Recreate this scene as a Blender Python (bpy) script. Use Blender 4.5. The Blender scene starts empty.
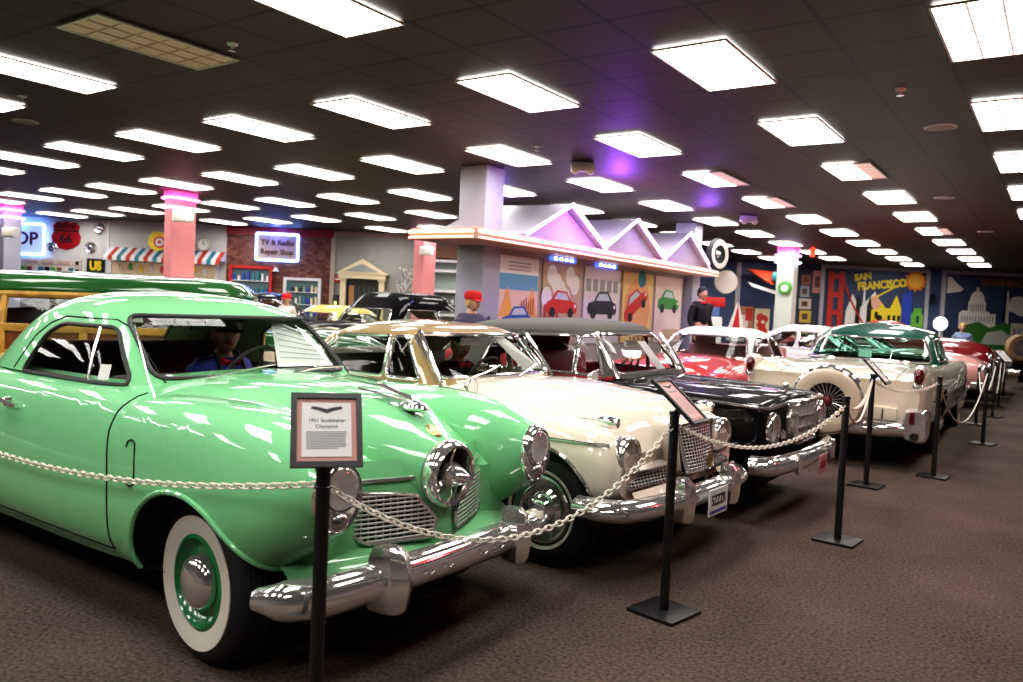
import bpy, bmesh, math, random
from mathutils import Vector, Matrix
from mathutils.bvhtree import BVHTree
PI = math.pi
rnd = random.Random(7)
scene = bpy.context.scene
COL = scene.collection

# ------------------------------------------------------------------ materials
MATS = {}
def mat(name, col=(.5,.5,.5), rough=.5, metal=0., coat=0., emit=None, estr=0., bump=0., bscale=200., spec=.5, var=0., vscale=3.):
    if name in MATS: return MATS[name]
    m = bpy.data.materials.new(name); m.use_nodes = True
    nt = m.node_tree; b = nt.nodes['Principled BSDF']
    b.inputs['Base Color'].default_value = (*col, 1)
    b.inputs['Roughness'].default_value = rough
    b.inputs['Metallic'].default_value = metal
    b.inputs['Coat Weight'].default_value = coat
    b.inputs['Coat Roughness'].default_value = .03
    b.inputs['Specular IOR Level'].default_value = spec
    if emit:
        b.inputs['Emission Color'].default_value = (*emit, 1)
        b.inputs['Emission Strength'].default_value = estr
    if bump or var:
        tc = nt.nodes.new('ShaderNodeTexCoord')
    if bump:
        n = nt.nodes.new('ShaderNodeTexNoise'); n.inputs['Scale'].default_value = bscale
        n.inputs['Detail'].default_value = 4
        nt.links.new(tc.outputs['Object'], n.inputs['Vector'])
        bp = nt.nodes.new('ShaderNodeBump'); bp.inputs['Strength'].default_value = bump
        bp.inputs['Distance'].default_value = .01
        nt.links.new(n.outputs['Fac'], bp.inputs['Height']); nt.links.new(bp.outputs['Normal'], b.inputs['Normal'])
    if var:
        n2 = nt.nodes.new('ShaderNodeTexNoise'); n2.inputs['Scale'].default_value = vscale
        n2.inputs['Detail'].default_value = 6
        nt.links.new(tc.outputs['Object'], n2.inputs['Vector'])
        rp = nt.nodes.new('ShaderNodeValToRGB')
        rp.color_ramp.elements[0].position = .3; rp.color_ramp.elements[1].position = .7
        rp.color_ramp.elements[0].color = (*[c*(1-var) for c in col], 1)
        rp.color_ramp.elements[1].color = (*[min(1, c*(1+var)) for c in col], 1)
        nt.links.new(n2.outputs['Fac'], rp.inputs['Fac']); nt.links.new(rp.outputs['Color'], b.inputs['Base Color'])
    MATS[name] = m
    return m
def paint(name, col, rough=.25):
    return mat(name, col, .45, 0, 1.0, spec=.15)
def emis(name, col, s):
    return mat(name, (.8,.8,.8), .5, emit=col, estr=s)
def glassmat(name, tint=(.92,.96,.94), f0=.018):
    if name in MATS: return MATS[name]
    m = bpy.data.materials.new(name); m.use_nodes = True
    nt = m.node_tree
    for n in list(nt.nodes): nt.nodes.remove(n)
    out = nt.nodes.new('ShaderNodeOutputMaterial')
    tr = nt.nodes.new('ShaderNodeBsdfTransparent'); tr.inputs['Color'].default_value = (*tint, 1)
    gl = nt.nodes.new('ShaderNodeBsdfGlossy'); gl.inputs['Roughness'].default_value = .02
    lw = nt.nodes.new('ShaderNodeLayerWeight'); lw.inputs['Blend'].default_value = .5
    pw = nt.nodes.new('ShaderNodeMath'); pw.operation = 'POWER'; pw.inputs[1].default_value = 4.
    fr = nt.nodes.new('ShaderNodeMath'); fr.operation = 'MULTIPLY_ADD'; fr.inputs[1].default_value = .5; fr.inputs[2].default_value = f0
    nt.links.new(lw.outputs['Facing'], pw.inputs[0]); nt.links.new(pw.outputs[0], fr.inputs[0])
    mx = nt.nodes.new('ShaderNodeMixShader')
    nt.links.new(fr.outputs[0], mx.inputs[0]); nt.links.new(tr.outputs[0], mx.inputs[1]); nt.links.new(gl.outputs[0], mx.inputs[2])
    nt.links.new(mx.outputs[0], out.inputs['Surface'])
    MATS[name] = m
    return m

CHROME = mat('chrome', (.92,.89,.87), .08, .86)
BRIGHT = mat('bright_grille_metal', (.95,.91,.87), .2, .6)
DULLCHROME = mat('satin_chrome', (.62,.60,.57), .25, 1.0)
BLACKM = mat('black_metal', (.012,.012,.013), .4)
BLACKR = mat('black_rubber', (.012,.012,.012), .7, bump=.15, bscale=120)
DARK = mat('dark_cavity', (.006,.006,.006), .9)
GLASS = glassmat('car_glass')
LENS = glassmat('lamp_glass', (.97,.97,.97), .15)
WHITEW = mat('whitewall_rubber', (.78,.74,.64), .55)
REFL = mat('lamp_reflector', (.92,.90,.88), .22, .55)
REDLENS = mat('red_lens', (.085,.005,.005), .12, coat=1)
DKGREY = mat('dark_grey_trim', (.03,.03,.03), .5)

# ------------------------------------------------------------------ mesh builder
def lerp(a, b, t): return a + (b-a)*t
def cr(p0, p1, p2, p3, t):
    return tuple(.5*((2*b)+(-a+c)*t+(2*a-5*b+4*c-d)*t*t+(-a+3*b-3*c+d)*t**3) for a, b, c, d in zip(p0,p1,p2,p3))
def spline(pts, n, closed=False):
    """n samples per span through pts"""
    out = []; N = len(pts)
    spans = N if closed else N-1
    for i in range(spans):
        if closed: q = [pts[(i+k-1) % N] for k in range(4)]
        else:
            p1, p2 = pts[i], pts[i+1]
            p0 = pts[i-1] if i else tuple(2*a-b for a, b in zip(p1, p2))
            p3 = pts[i+2] if i+2 < N else tuple(2*b-a for a, b in zip(p1, p2))
            q = [p0,p1,p2,p3]
        for k in range(n): out.append(cr(*q, k/n))
    if not closed: out.append(tuple(pts[-1]))
    return out
class MB:
    def __init__(s): s.v = []; s.f = []; s.m = []
    def add(s, v, f, mi=0, xf=None):
        o = len(s.v)
        s.v += [tuple(xf @ Vector(p)) for p in v] if xf is not None else [tuple(p) for p in v]
        s.f += [[o+i for i in q] for q in f]; s.m += [mi]*len(f)
        return s
    def box(s, c, d, mi=0, xf=None, rz=0, ry=0, rx=0):
        x, y, z = (k/2 for k in d)
        R = Matrix.Translation(c) @ Matrix.Rotation(rz,4,'Z') @ Matrix.Rotation(ry,4,'Y') @ Matrix.Rotation(rx,4,'X')
        if xf is not None: R = xf @ R
        v = [(-x,-y,-z),(x,-y,-z),(x,y,-z),(-x,y,-z),(-x,-y,z),(x,-y,z),(x,y,z),(-x,y,z)]
        return s.add(v, [(3,2,1,0),(4,5,6,7),(0,1,5,4),(1,2,6,5),(2,3,7,6),(3,0,4,7)], mi, R)
    def grid(s, rows, cu=False, cv=False, mi=0, xf=None, flip=False):
        n = len(rows); k = len(rows[0]); v = [p for r in rows for p in r]; f = []
        for i in range(n if cu else n-1):
            for j in range(k if cv else k-1):
                a, b = i*k+j, i*k+(j+1) % k; c, d = ((i+1) % n)*k+(j+1) % k, ((i+1) % n)*k+j
                f.append((a,d,c,b) if flip else (a,b,c,d))
        return s.add(v, f, mi, xf)
    def cap(s, ring, mi=0, xf=None, flip=False):
        return s.add(ring, [tuple(range(len(ring)))[::-1] if flip else tuple(range(len(ring)))], mi, xf)
    def tube(s, path, r, n=8, closed=False, caps=True, mi=0, xf=None, up=(0,0,1), flat=1.):
        P = [Vector(p) for p in path]; N = len(P); rows = []
        rr = r if isinstance(r, (list, tuple)) else [r]*N
        prev = None
        for i in range(N):
            t = (P[(i+1) % N]-P[i-1]) if closed else (P[min(i+1,N-1)]-P[max(i-1,0)])
            if t.length < 1e-9: t = Vector((1,0,0))
            t.normalize()
            if prev is None:
                a = Vector(up)
                if abs(a.dot(t)) > .95: a = Vector((1,0,0)) if abs(t.x) < .9 else Vector((0,1,0))
            else: a = prev
            u = (a-t*a.dot(t)).normalized(); prev = u; w = t.cross(u)
            rows.append([tuple(P[i]+(u*math.cos(q)*flat+w*math.sin(q))*rr[i]) for q in (2*PI*k/n for k in range(n))])
        s.grid(rows, cu=closed, cv=True, mi=mi, xf=xf)
        if caps and not closed:
            s.cap(rows[0], mi, xf, True); s.cap(rows[-1], mi, xf)
        return s
    def lathe(s, prof, n=32, mi=0, xf=None, axis='Y'):
        """profile of (radius, height) swept about an axis"""
        rows = []
        for r, h in prof:
            row = []
            for k in range(n):
                a = 2*PI*k/n; c, d = r*math.cos(a), r*math.sin(a)
                row.append({'Y':(c,h,d),'Z':(c,d,h),'X':(h,c,d)}[axis])
            rows.append(row)
        return s.grid(rows, cv=True, mi=mi, xf=xf)
    def prism(s, poly, h0, h1, mi=0, xf=None, axis='Z'):
        """polygon extruded between two heights along an axis"""
        def P(a, b, h): return {'Z':(a,b,h),'Y':(a,h,b),'X':(h,a,b)}[axis]
        A = [P(a,b,h0) for a, b in poly]; B = [P(a,b,h1) for a, b in poly]; n = len(poly)
        s.add(A+B, [tuple(range(n))[::-1], tuple(range(n,2*n))]+[(i,(i+1) % n,n+(i+1) % n,n+i) for i in range(n)], mi, xf)
        return s
    def ell(s, c, r, n=20, k=12, mi=0, xf=None):
        rows = []
        for i in range(k+1):
            a = -PI/2+PI*i/k
            rows.append([(c[0]+r[0]*math.cos(a)*math.cos(2*PI*j/n), c[1]+r[1]*math.cos(a)*math.sin(2*PI*j/n), c[2]+r[2]*math.sin(a)) for j in range(n)])
        return s.grid(rows, cv=True, mi=mi, xf=xf)
    def build(s, name, m, parent=None, bev=0., smooth=True, ang=38, sub=0, seg=2, loc=None):
        me = bpy.data.meshes.new(name)
        me.from_pydata(s.v, [], s.f)
        bm = bmesh.new(); bm.from_mesh(me)
        for i, f in enumerate(bm.faces): f.material_index = s.m[i]
        bmesh.ops.remove_doubles(bm, verts=bm.verts, dist=1e-5)
        bmesh.ops.recalc_face_normals(bm, faces=bm.faces)
        if bev: bmesh.ops.bevel(bm, geom=[e for e in bm.edges if len(e.link_faces) == 2 and e.calc_face_angle(0) > .6], offset=bev, segments=seg, profile=.6, affect='EDGES')
        bm.to_mesh(me); bm.free()
        return finish(me, name, m, parent, smooth, ang, loc)
def finish(me, name, m, parent=None, smooth=True, ang=38, loc=None):
    for x in (m if isinstance(m, (list, tuple)) else [m]): me.materials.append(x)
    if smooth:
        me.shade_smooth()
        me.set_sharp_from_angle(angle=math.radians(ang))
    o = bpy.data.objects.new(name, me); COL.objects.link(o)
    if parent: o.parent = parent
    if loc: o.location = loc
    return o
def tag(o, label=None, cat=None, group=None, kind=None):
    if label: o['label'] = label
    if cat: o['category'] = cat
    if group: o['group'] = group
    if kind: o['kind'] = kind
    return o
def thing(name, label, cat, loc=(0,0,0), rz=0, group=None):
    o = bpy.data.objects.new(name, None); COL.objects.link(o)
    o.location = loc; o.rotation_euler = (0,0,rz); o.empty_display_size = .2
    return tag(o, label, cat, group)
def kids(o): return [c for c in bpy.data.objects if c.parent == o]
def copy_tree(o, loc=None, rz=None, label=None, parent=None):
    c = o.copy(); COL.objects.link(c)
    if parent: c.parent = parent
    if loc is not None: c.location = loc
    if rz is not None: c.rotation_euler = (0,0,rz)
    if label: c['label'] = label
    for ch in kids(o): copy_tree(ch, parent=c)
    return c
def text(name, s, size, m, parent=None, loc=(0,0,0), rot=(0,0,0), depth=.004, align='CENTER', bold=0., sx=1., shear=0.):
    cu = bpy.data.curves.new(name, 'FONT'); cu.body = s; cu.size = size; cu.extrude = depth; cu.align_x = align; cu.align_y = 'CENTER'
    cu.offset = bold; cu.shear = shear; cu.resolution_u = 3
    t = bpy.data.objects.new('t', cu); COL.objects.link(t)
    dg = bpy.context.evaluated_depsgraph_get(); dg.update()
    me = bpy.data.meshes.new_from_object(t.evaluated_get(dg))
    bpy.data.objects.remove(t); bpy.data.curves.remove(cu)
    for v in me.vertices: v.co.x *= sx
    me.name = name; me.materials.clear(); me.materials.append(m)
    o = bpy.data.objects.new(name, me); COL.objects.link(o)
    if parent: o.parent = parent
    o.location = loc; o.rotation_euler = rot
    return o
def struct(o): o['kind'] = 'structure'; return o
def circle(n, r, c=(0,0), a0=0, a1=2*PI):
    full = abs(a1-a0-2*PI) < 1e-6
    return [(c[0]+r*math.cos(a0+(a1-a0)*k/(n if full else n-1)), c[1]+r*math.sin(a0+(a1-a0)*k/(n if full else n-1))) for k in range(n)]
def roundpoly(P, r, n=4):
    out = []; N = len(P)
    for i in range(N):
        a, b, c = Vector(P[i-1]), Vector(P[i]), Vector(P[(i+1) % N])
        u, w = (a-b), (c-b); q = min(r, u.length*.45, w.length*.45)
        s, e = b+u.normalized()*q, b+w.normalized()*q
        for k in range(n+1):
            t = k/n; out.append(tuple((1-t)**2*s+2*t*(1-t)*b+t*t*e))
    return out
def area2(P): return sum(P[i-1][0]*P[i][1]-P[i][0]*P[i-1][1] for i in range(len(P)))
# ------------------------------------------------------------------ camera and room frame
YAW, PITCH, ROLL, FPX = 0.6065, -0.0419, 0.0465, 802.17
def cam_axes():
    cy, sy = math.cos(YAW), math.sin(YAW)
    f = Vector((-sy*math.cos(PITCH), cy*math.cos(PITCH), math.sin(PITCH)))
    r = Vector((cy, sy, 0)); u = r.cross(f)
    c, s = math.cos(ROLL), math.sin(ROLL)
    return c*r+s*u, -s*r+c*u, f
R_, U_, F_ = cam_axes()
cd = bpy.data.cameras.new('camera'); cam = bpy.data.objects.new('camera', cd); COL.objects.link(cam)
M = Matrix.Identity(4)
for i in range(3): M[i][0], M[i][1], M[i][2] = R_[i], U_[i], -F_[i]
M[2][3] = 1.5
cam.matrix_world = M
cd.sensor_width = 36; cd.lens = FPX/1023*36; cd.clip_start = .05; cd.clip_end = 200
cd.dof.use_dof = True; cd.dof.focus_distance = 4.3; cd.dof.aperture_fstop = 3.2
scene.camera = cam
FH = Vector((-math.sin(YAW), math.cos(YAW), 0)); RH = Vector((math.cos(YAW), math.sin(YAW), 0))
def VW(s, z, D):
    """a point in the frame of the two back walls: along the wall, up, distance of the wall"""
    p = FH*D+RH*s; return (p.x, p.y, z)
CEIL = 3.44; T = .6096; GX, GY = -2.663, 5.391
DL, DB = 22.9, 27.0         # the left shop-front wall and the blue back wall

# ------------------------------------------------------------------ setting materials
def carpet():
    m = bpy.data.materials.new('carpet'); m.use_nodes = True; nt = m.node_tree; b = nt.nodes['Principled BSDF']
    tc = nt.nodes.new('ShaderNodeTexCoord')
    n1 = nt.nodes.new('ShaderNodeTexNoise'); n1.inputs['Scale'].default_value = 1.3; n1.inputs['Detail'].default_value = 5
    n2 = nt.nodes.new('ShaderNodeTexNoise'); n2.inputs['Scale'].default_value = 55; n2.inputs['Detail'].default_value = 8
    for n in (n1, n2): nt.links.new(tc.outputs['Object'], n.inputs['Vector'])
    mx = nt.nodes.new('ShaderNodeMath'); mx.operation = 'MULTIPLY_ADD'; mx.inputs[1].default_value = .35
    nt.links.new(n1.outputs['Fac'], mx.inputs[0]); nt.links.new(n2.outputs['Fac'], mx.inputs[2])
    rp = nt.nodes.new('ShaderNodeValToRGB'); e = rp.color_ramp.elements
    e[0].position = .48; e[0].color = (.046,.032,.025,1); e[1].position = .88; e[1].color = (.155,.112,.088,1)
    nt.links.new(mx.outputs[0], rp.inputs['Fac']); nt.links.new(rp.outputs['Color'], b.inputs['Base Color'])
    b.inputs['Roughness'].default_value = .95; b.inputs['Specular IOR Level'].default_value = .15
    n3 = nt.nodes.new('ShaderNodeTexNoise'); n3.inputs['Scale'].default_value = 320; n3.inputs['Detail'].default_value = 3
    nt.links.new(tc.outputs['Object'], n3.inputs['Vector'])
    bp = nt.nodes.new('ShaderNodeBump'); bp.inputs['Strength'].default_value = .25; bp.inputs['Distance'].default_value = .01
    nt.links.new(n3.outputs['Fac'], bp.inputs['Height']); nt.links.new(bp.outputs['Normal'], b.inputs['Normal'])
    return m
def tiles():
    m = bpy.data.materials.new('ceiling_tiles'); m.use_nodes = True; nt = m.node_tree; b = nt.nodes['Principled BSDF']
    tc = nt.nodes.new('ShaderNodeTexCoord'); sp = nt.nodes.new('ShaderNodeSeparateXYZ')
    nt.links.new(tc.outputs['Object'], sp.inputs[0])
    ds = []
    for ax in 'XY':
        d = nt.nodes.new('ShaderNodeMath'); d.operation = 'DIVIDE'; d.inputs[1].default_value = T
        nt.links.new(sp.outputs[ax], d.inputs[0])
        p = nt.nodes.new('ShaderNodeMath'); p.operation = 'PINGPONG'; p.inputs[1].default_value = .5
        nt.links.new(d.outputs[0], p.inputs[0]); ds.append(p)
    mn = nt.nodes.new('ShaderNodeMath'); mn.operation = 'MINIMUM'
    nt.links.new(ds[0].outputs[0], mn.inputs[0]); nt.links.new(ds[1].outputs[0], mn.inputs[1])
    rp = nt.nodes.new('ShaderNodeValToRGB'); rp.color_ramp.interpolation = 'LINEAR'; e = rp.color_ramp.elements
    e[0].position = .022; e[0].color = (.003,.0015,.001,1); e[1].position = .036; e[1].color = (.046,.024,.017,1)
    nt.links.new(mn.outputs[0], rp.inputs['Fac'])
    wn = nt.nodes.new('ShaderNodeTexNoise'); wn.inputs['Scale'].default_value = .5
    nt.links.new(tc.outputs['Object'], wn.inputs['Vector'])
    ms = nt.nodes.new('ShaderNodeMapRange'); ms.inputs[3].default_value = .65; ms.inputs[4].default_value = 1.35
    nt.links.new(wn.outputs['Fac'], ms.inputs[0])
    mu = nt.nodes.new('ShaderNodeMixRGB'); mu.blend_type = 'MULTIPLY'; mu.inputs[0].default_value = 1
    nt.links.new(rp.outputs['Color'], mu.inputs[1]); nt.links.new(ms.outputs[0], mu.inputs[2])
    nt.links.new(mu.outputs[0], b.inputs['Base Color'])
    b.inputs['Roughness'].default_value = .55; b.inputs['Specular IOR Level'].default_value = .35
    return m
def bricks():
    m = bpy.data.materials.new('brick_wall'); m.use_nodes = True; nt = m.node_tree; b = nt.nodes['Principled BSDF']
    tc = nt.nodes.new('ShaderNodeTexCoord'); mp = nt.nodes.new('ShaderNodeMapping'); mp.inputs['Rotation'].default_value = (PI/2,0,0)
    br = nt.nodes.new('ShaderNodeTexBrick'); br.inputs['Scale'].default_value = 3.4
    br.inputs['Color1'].default_value = (.13,.035,.020,1); br.inputs['Color2'].default_value = (.28,.11,.075,1); br.inputs['Mortar'].default_value = (.05,.035,.03,1)
    br.inputs['Bias'].default_value = -.1; br.inputs['Mortar Size'].default_value = .015
    nt.links.new(tc.outputs['Object'], mp.inputs[0]); nt.links.new(mp.outputs[0], br.inputs['Vector'])
    br2 = nt.nodes.new('ShaderNodeTexNoise'); br2.inputs['Scale'].default_value = 2.1
    nt.links.new(tc.outputs['Object'], br2.inputs['Vector'])
    nt.links.new(br.outputs['Color'], b.inputs['Base Color']); b.inputs['Roughness'].default_value = .8
    return m
WHITEWALL = mat('white_wall_paint', (.62,.60,.58), .7, var=.06)
GREYWALL = mat('grey_wall_paint', (.33,.34,.31), .7, var=.06)
BLUEWALL = mat('blue_wall_paint', (.040,.060,.14), .6, var=.12)
WHITE = mat('white_paint', (.78,.77,.76), .5)
CREAM = mat('cream_paint', (.75,.66,.42), .5)
PINK = mat('pink_paint', (.80,.30,.30), .5)
LILAC = mat('lilac_grey_paint', (.42,.41,.50), .55)
REDP = mat('red_sign_paint', (.55,.02,.02), .4)
YELLOWP = mat('yellow_paint', (.85,.62,.02), .5)
BLACKP = mat('black_paint', (.01,.01,.011), .5)
PAPER = mat('white_paper', (.80,.79,.76), .7)
TEAL = mat('teal_paint', (.03,.22,.27), .5)
GREENP = mat('green_paint', (.10,.42,.06), .5)
BLUEP = mat('blue_paint', (.03,.07,.45), .5)
TERRA = mat('brown_board', (.22,.10,.05), .6)
NEONB = emis('blue_neon', (.16,.36,1.), 9)
NEONW = emis('white_neon', (.75,.80,1.), 7)
NEONP = emis('pink_neon', (1.,.10,.45), 7)
NEONO = emis('peach_neon', (1.,.40,.26), 1.5)
NEONV = emis('violet_neon', (.72,.55,1.), 3.5)

# ------------------------------------------------------------------ room shell
struct(MB().grid([[(-45,-8,0),(6,-8,0)],[(-45,50,0),(6,50,0)]], flip=False).build('floor', carpet(), smooth=False))
me = MB().grid([[(-45-GX,-8-GY,0),(6-GX,-8-GY,0)],[(-45-GX,50-GY,0),(6-GX,50-GY,0)]], flip=True).build('ceiling', tiles(), smooth=False)
me.location = (GX, GY, CEIL); struct(me)
WR = Matrix.Rotation(YAW, 4, 'Z')
def wallbox(name, m, s0, s1, z0, z1, D, th=.2):
    b = MB().box(((s0+s1)/2,th/2,0), (s1-s0,th,z1-z0)); o = b.build(name, m, smooth=False)
    o.location = VW(0, (z0+z1)/2, D); o.rotation_euler = (0,0,YAW); return struct(o)
wallbox('wall_left', WHITEWALL, -24, -8.2, 0, CEIL, DL)
wallbox('wall_brick', bricks(), -8.2, -5.17, 0, CEIL, DL-.05, .25)
wallbox('wall_grey', GREYWALL, -5.17, 2., 0, CEIL, DL)
wallbox('wall_back', BLUEWALL, 1.8, 26, 0, CEIL, DB)
o = MB().box((2.,0,CEIL/2), (.2,DB-DL+.4,CEIL)).build('wall_return', BLUEWALL, smooth=False)
o.location = VW(0,0,(DL+DB)/2); o.rotation_euler = (0,0,YAW); struct(o)
wallbox('trim_1', mat('red_band', (.30,.012,.02), .5), -8.2, -5.17, 3.22, CEIL-.01, DL-.10, .06)
wallbox('trim_2', mat('tan_trim', (.45,.38,.28), .6), -5.17, -2.6, 3.30, CEIL-.01, DL-.05, .05)
wallbox('trim_3', mat('tan_trim'), -5.23, -5.11, 0, 3.3, DL-.10, .06)
wallbox('trim_4', WHITE, -11.62, -11.56, 0, 3.42, DL-.03, .04)
struct(MB().box((6,18,CEIL/2), (.2,60,CEIL)).build('wall_right', mat('dim_wall', (.42,.36,.32), .8), smooth=False))
struct(MB().box((-16,-8,CEIL/2), (60,.2,CEIL)).build('wall_front', mat('dim_wall'), smooth=False))

# ------------------------------------------------------------------ ceiling lights
LITM = emis('lit_diffuser', (1.,.97,.93), 13.0)
def lit(): 
    return LITM
DIMM = mat('dim_diffuser', (.55,.38,.33), .5, emit=(.8,.45,.38), estr=.45)
OFFM = mat('unlit_diffuser_glow', (.42,.28,.20), .5, emit=(.7,.42,.28), estr=.10)  # panel is off; a faint glow is put into its colour
FRAMEM = mat('light_frame', (.55,.52,.48), .4)
LOUVM = mat('louver', (.70,.66,.60), .4, emit=(1.,.95,.88), estr=.30)
def light_mesh(kind):
    L, Wd = 1.15, .55
    fr = MB()
    for s in (-1,1):
        fr.box((s*(Wd/2+.008),0,-.006), (.016,L+.032,.012)); fr.box((0,s*(L/2+.008),-.006), (Wd,.016,.012))
    lo = MB()
    for k in (-1,1): lo.box((k*Wd/6,0,-.005), (.016,L,.008))
    for k in range(1,6): lo.box((0,-L/2+L*k/6,-.004), (Wd,.009,.006))
    df = MB(); w3 = Wd/3
    for k in range(3):
        x0 = -Wd/2+k*w3
        mi = 2 if kind == 'off' else (1 if (kind == 'part' and k == 2) else 0)
        df.add([(x0,-L/2,-.001),(x0+w3,-L/2,-.001),(x0+w3,L/2,-.001),(x0,L/2,-.001)], [(3,2,1,0)], mi)
    return fr, df, lo
protos = {}
def ceiling_light(i, j, kind, label, group):
    x = (3*j+.5)*T+GX; y = (4*i+1)*T+GY
    if kind not in protos:
        t = thing('ceiling_light', label, 'ceiling light', (x,y,CEIL-.016), 0, group)
        fr, df, lo = light_mesh(kind)
        fr.build('frame', FRAMEM, t, smooth=False)
        d = df.build('diffuser', [LITM, DIMM, OFFM], t, smooth=False)
        lo.build('louver', LOUVM if kind != 'off' else mat('unlit_louver', (.5,.33,.24), .4), t, smooth=False)
        if kind == 'off': d['label'] = 'unlit pinkish brown diffuser'
        protos[kind] = t; return
    c = copy_tree(protos[kind], (x,y,CEIL-.016), label=label)
    if group: c['group'] = group
def inview(p):
    q = Vector(p)-Vector((0,0,1.5)); z = q.dot(F_)
    if z < .3: return None
    u, v = 511.5+FPX*q.dot(R_)/z, 341-FPX*q.dot(U_)/z
    return (u, v) if -5 < u < 1028 and -5 < v < 687 else None
ORD = ['nearest','second','third','fourth','fifth','sixth','seventh','eighth','ninth','tenth','eleventh','twelfth','thirteenth','fourteenth']
ROWN = {2:'in the row past the right edge', 1:'in the rightmost row', 0:'in the row second from the right', -1:'in the row third from the right', -2:'in the row right of the tall pillar',
        -3:'in the row left of the tall pillar', -4:'in the second row left of the tall pillar', -5:'in the third row left of the tall pillar', -6:'in the row right of the salmon pillar',
        -7:'in the row left of the salmon pillar', -8:'in the second row left of the salmon pillar', -9:'in the third row left of the salmon pillar', -10:'in the fourth row left of the salmon pillar', -11:'in the leftmost row'}
cols = {}
for j in range(-11, 3):
    for i in range(-3, 13):
        x, y = (3*j+.5)*T+GX, (4*i+1)*T+GY
        p = Vector((x,y,0)); D = p.dot(FH); S = p.dot(RH)
        if (S < 2.6 and D > DL-.8) or D > DB-.8: continue
        if x > 5: continue
        vis = [k for k in (inview((x+a,y+b,CEIL)) for a in (-.3,.3) for b in (-.6,.6)) if k]
        if vis: cols.setdefault(j, []).append((D, i))
        elif -3 <= i <= 0 and -7 <= j <= 1:
            ceiling_light(i, j, 'on', 'white ceiling light panel out of sight behind the camera', 'ceiling lights behind the camera')
PART = {(2,0),(5,0),(2,-1),(3,-1)}
for j, L in cols.items():
    L.sort()
    for k, (D, i) in enumerate(L):
        kind = 'off' if (i,j) == (-1,-2) else 'part' if (i,j) in PART else 'on'
        st = {'off':'unlit pinkish brown ceiling panel','part':'ceiling panel with one dim tube','on':'lit white ceiling panel'}[kind]
        ceiling_light(i, j, kind, f'{st}, {ORD[k]} {ROWN.get(j,"in the row over the aisle edge")}', 'rows of ceiling light panels')
# round ceiling speakers and sprinklers
SPK = mat('speaker_grille', (.30,.22,.19), .6)
for (x, y), lb in [((-1.15,8.78),'round flush ceiling speaker above the right aisle, nearest of the right ones'), ((-1.66,13.54),'round flush ceiling speaker above the right aisle, second of the right ones'), ((-1.5,18.47),'round flush ceiling speaker above the right aisle, farthest of the right ones'),
                   ((-10.33,4.55),'round flush ceiling speaker near the left edge, by the long lights'), ((-10.14,8.6),'round flush ceiling speaker left of the tall pillar')]:
    t = thing('ceiling_speaker', lb, 'speaker', (x,y,CEIL), 0, 'round ceiling speakers')
    MB().lathe([(0,-.012),(.10,-.014),(.125,-.010),(.13,0)], 28, axis='Z').build('grille', SPK, t)
    MB().lathe([(.124,0),(.124,-.016),(.142,-.012),(.145,0)], 28, axis='Z').build('rim', FRAMEM, t)
for (x, y), lb in [((-5.46,3.89),'small pale sprinkler head beside the unlit panel'), ((-1.26,7.25),'small pale sprinkler head right of the nearest aisle panels'), ((-9.0,3.93),'small sprinkler head near the left edge of the ceiling'), ((-5.36,8.08),'small sprinkler head right of the tall pillar')]:
    t = thing('sprinkler_head', lb, 'sprinkler', (x,y,CEIL), 0, 'sprinkler heads')
    MB().lathe([(0,0),(.045,0),(.04,-.012),(.012,-.02),(.012,-.045),(.0,-.05)], 16, axis='Z').build('escutcheon', WHITE, t)
    MB().lathe([(0,-.05),(.03,-.052),(.03,-.058),(0,-.06)], 16, axis='Z').build('deflector', DULLCHROME, t)

# ------------------------------------------------------------------ pillars
def pillar(name, label, x0, x1, y0, y1, m, neon=None, z1=CEIL):
    t = thing(name, label, 'pillar', ((x0+x1)/2,(y0+y1)/2,0))
    w, d = x1-x0, y1-y0
    MB().box((0,0,z1/2), (w,d,z1-.002)).build('shaft', m, t, bev=.02, smooth=False)
    if neon:
        MB().box((0,0,z1-.07), (w+.03,d+.03,.13)).build('painted_glow_band', emis('painted_pink_glow', (1.,.03,.28), .9), t, smooth=False)  # neon glow on the pillar top, painted as a faintly emissive band
        for z, mm in neon:
            P = [(-w/2-.05,-d/2-.05),(w/2+.05,-d/2-.05),(w/2+.05,d/2+.05),(-w/2-.05,d/2+.05)]
            P = roundpoly(P, .06, 4)
            r = MB().tube([(a,b,z) for a, b in P], .022, 8, closed=True).build('neon_ring', mm, t)
            r['label'] = 'glowing neon ring round the pillar'
    return t
pillar('pillar', 'tall pale lilac pillar rising through the left end of the canopy', -7.13, -6.66, 8.83, 9.25, LILAC)
pillar('pillar', 'pale pillar rising through the right end of the canopy', -6.95, -6.5, 15.9, 16.3, LILAC)
PINKHOT = [(3.30,NEONP),(3.12,NEONV)]
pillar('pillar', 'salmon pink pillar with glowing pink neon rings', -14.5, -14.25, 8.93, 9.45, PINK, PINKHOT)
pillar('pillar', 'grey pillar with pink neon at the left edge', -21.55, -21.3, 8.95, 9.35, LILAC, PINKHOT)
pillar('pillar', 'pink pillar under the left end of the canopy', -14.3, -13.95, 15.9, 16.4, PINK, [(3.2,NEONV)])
pillar('pillar', 'white pillar with violet neon before the blue wall', -6.5, -6.05, 21.6, 22.0, mat('pale_green_paint', (.62,.68,.60), .5), [(3.22,emis('magenta_neon',(.9,.2,1.),7)),(3.04,NEONW)])
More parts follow.
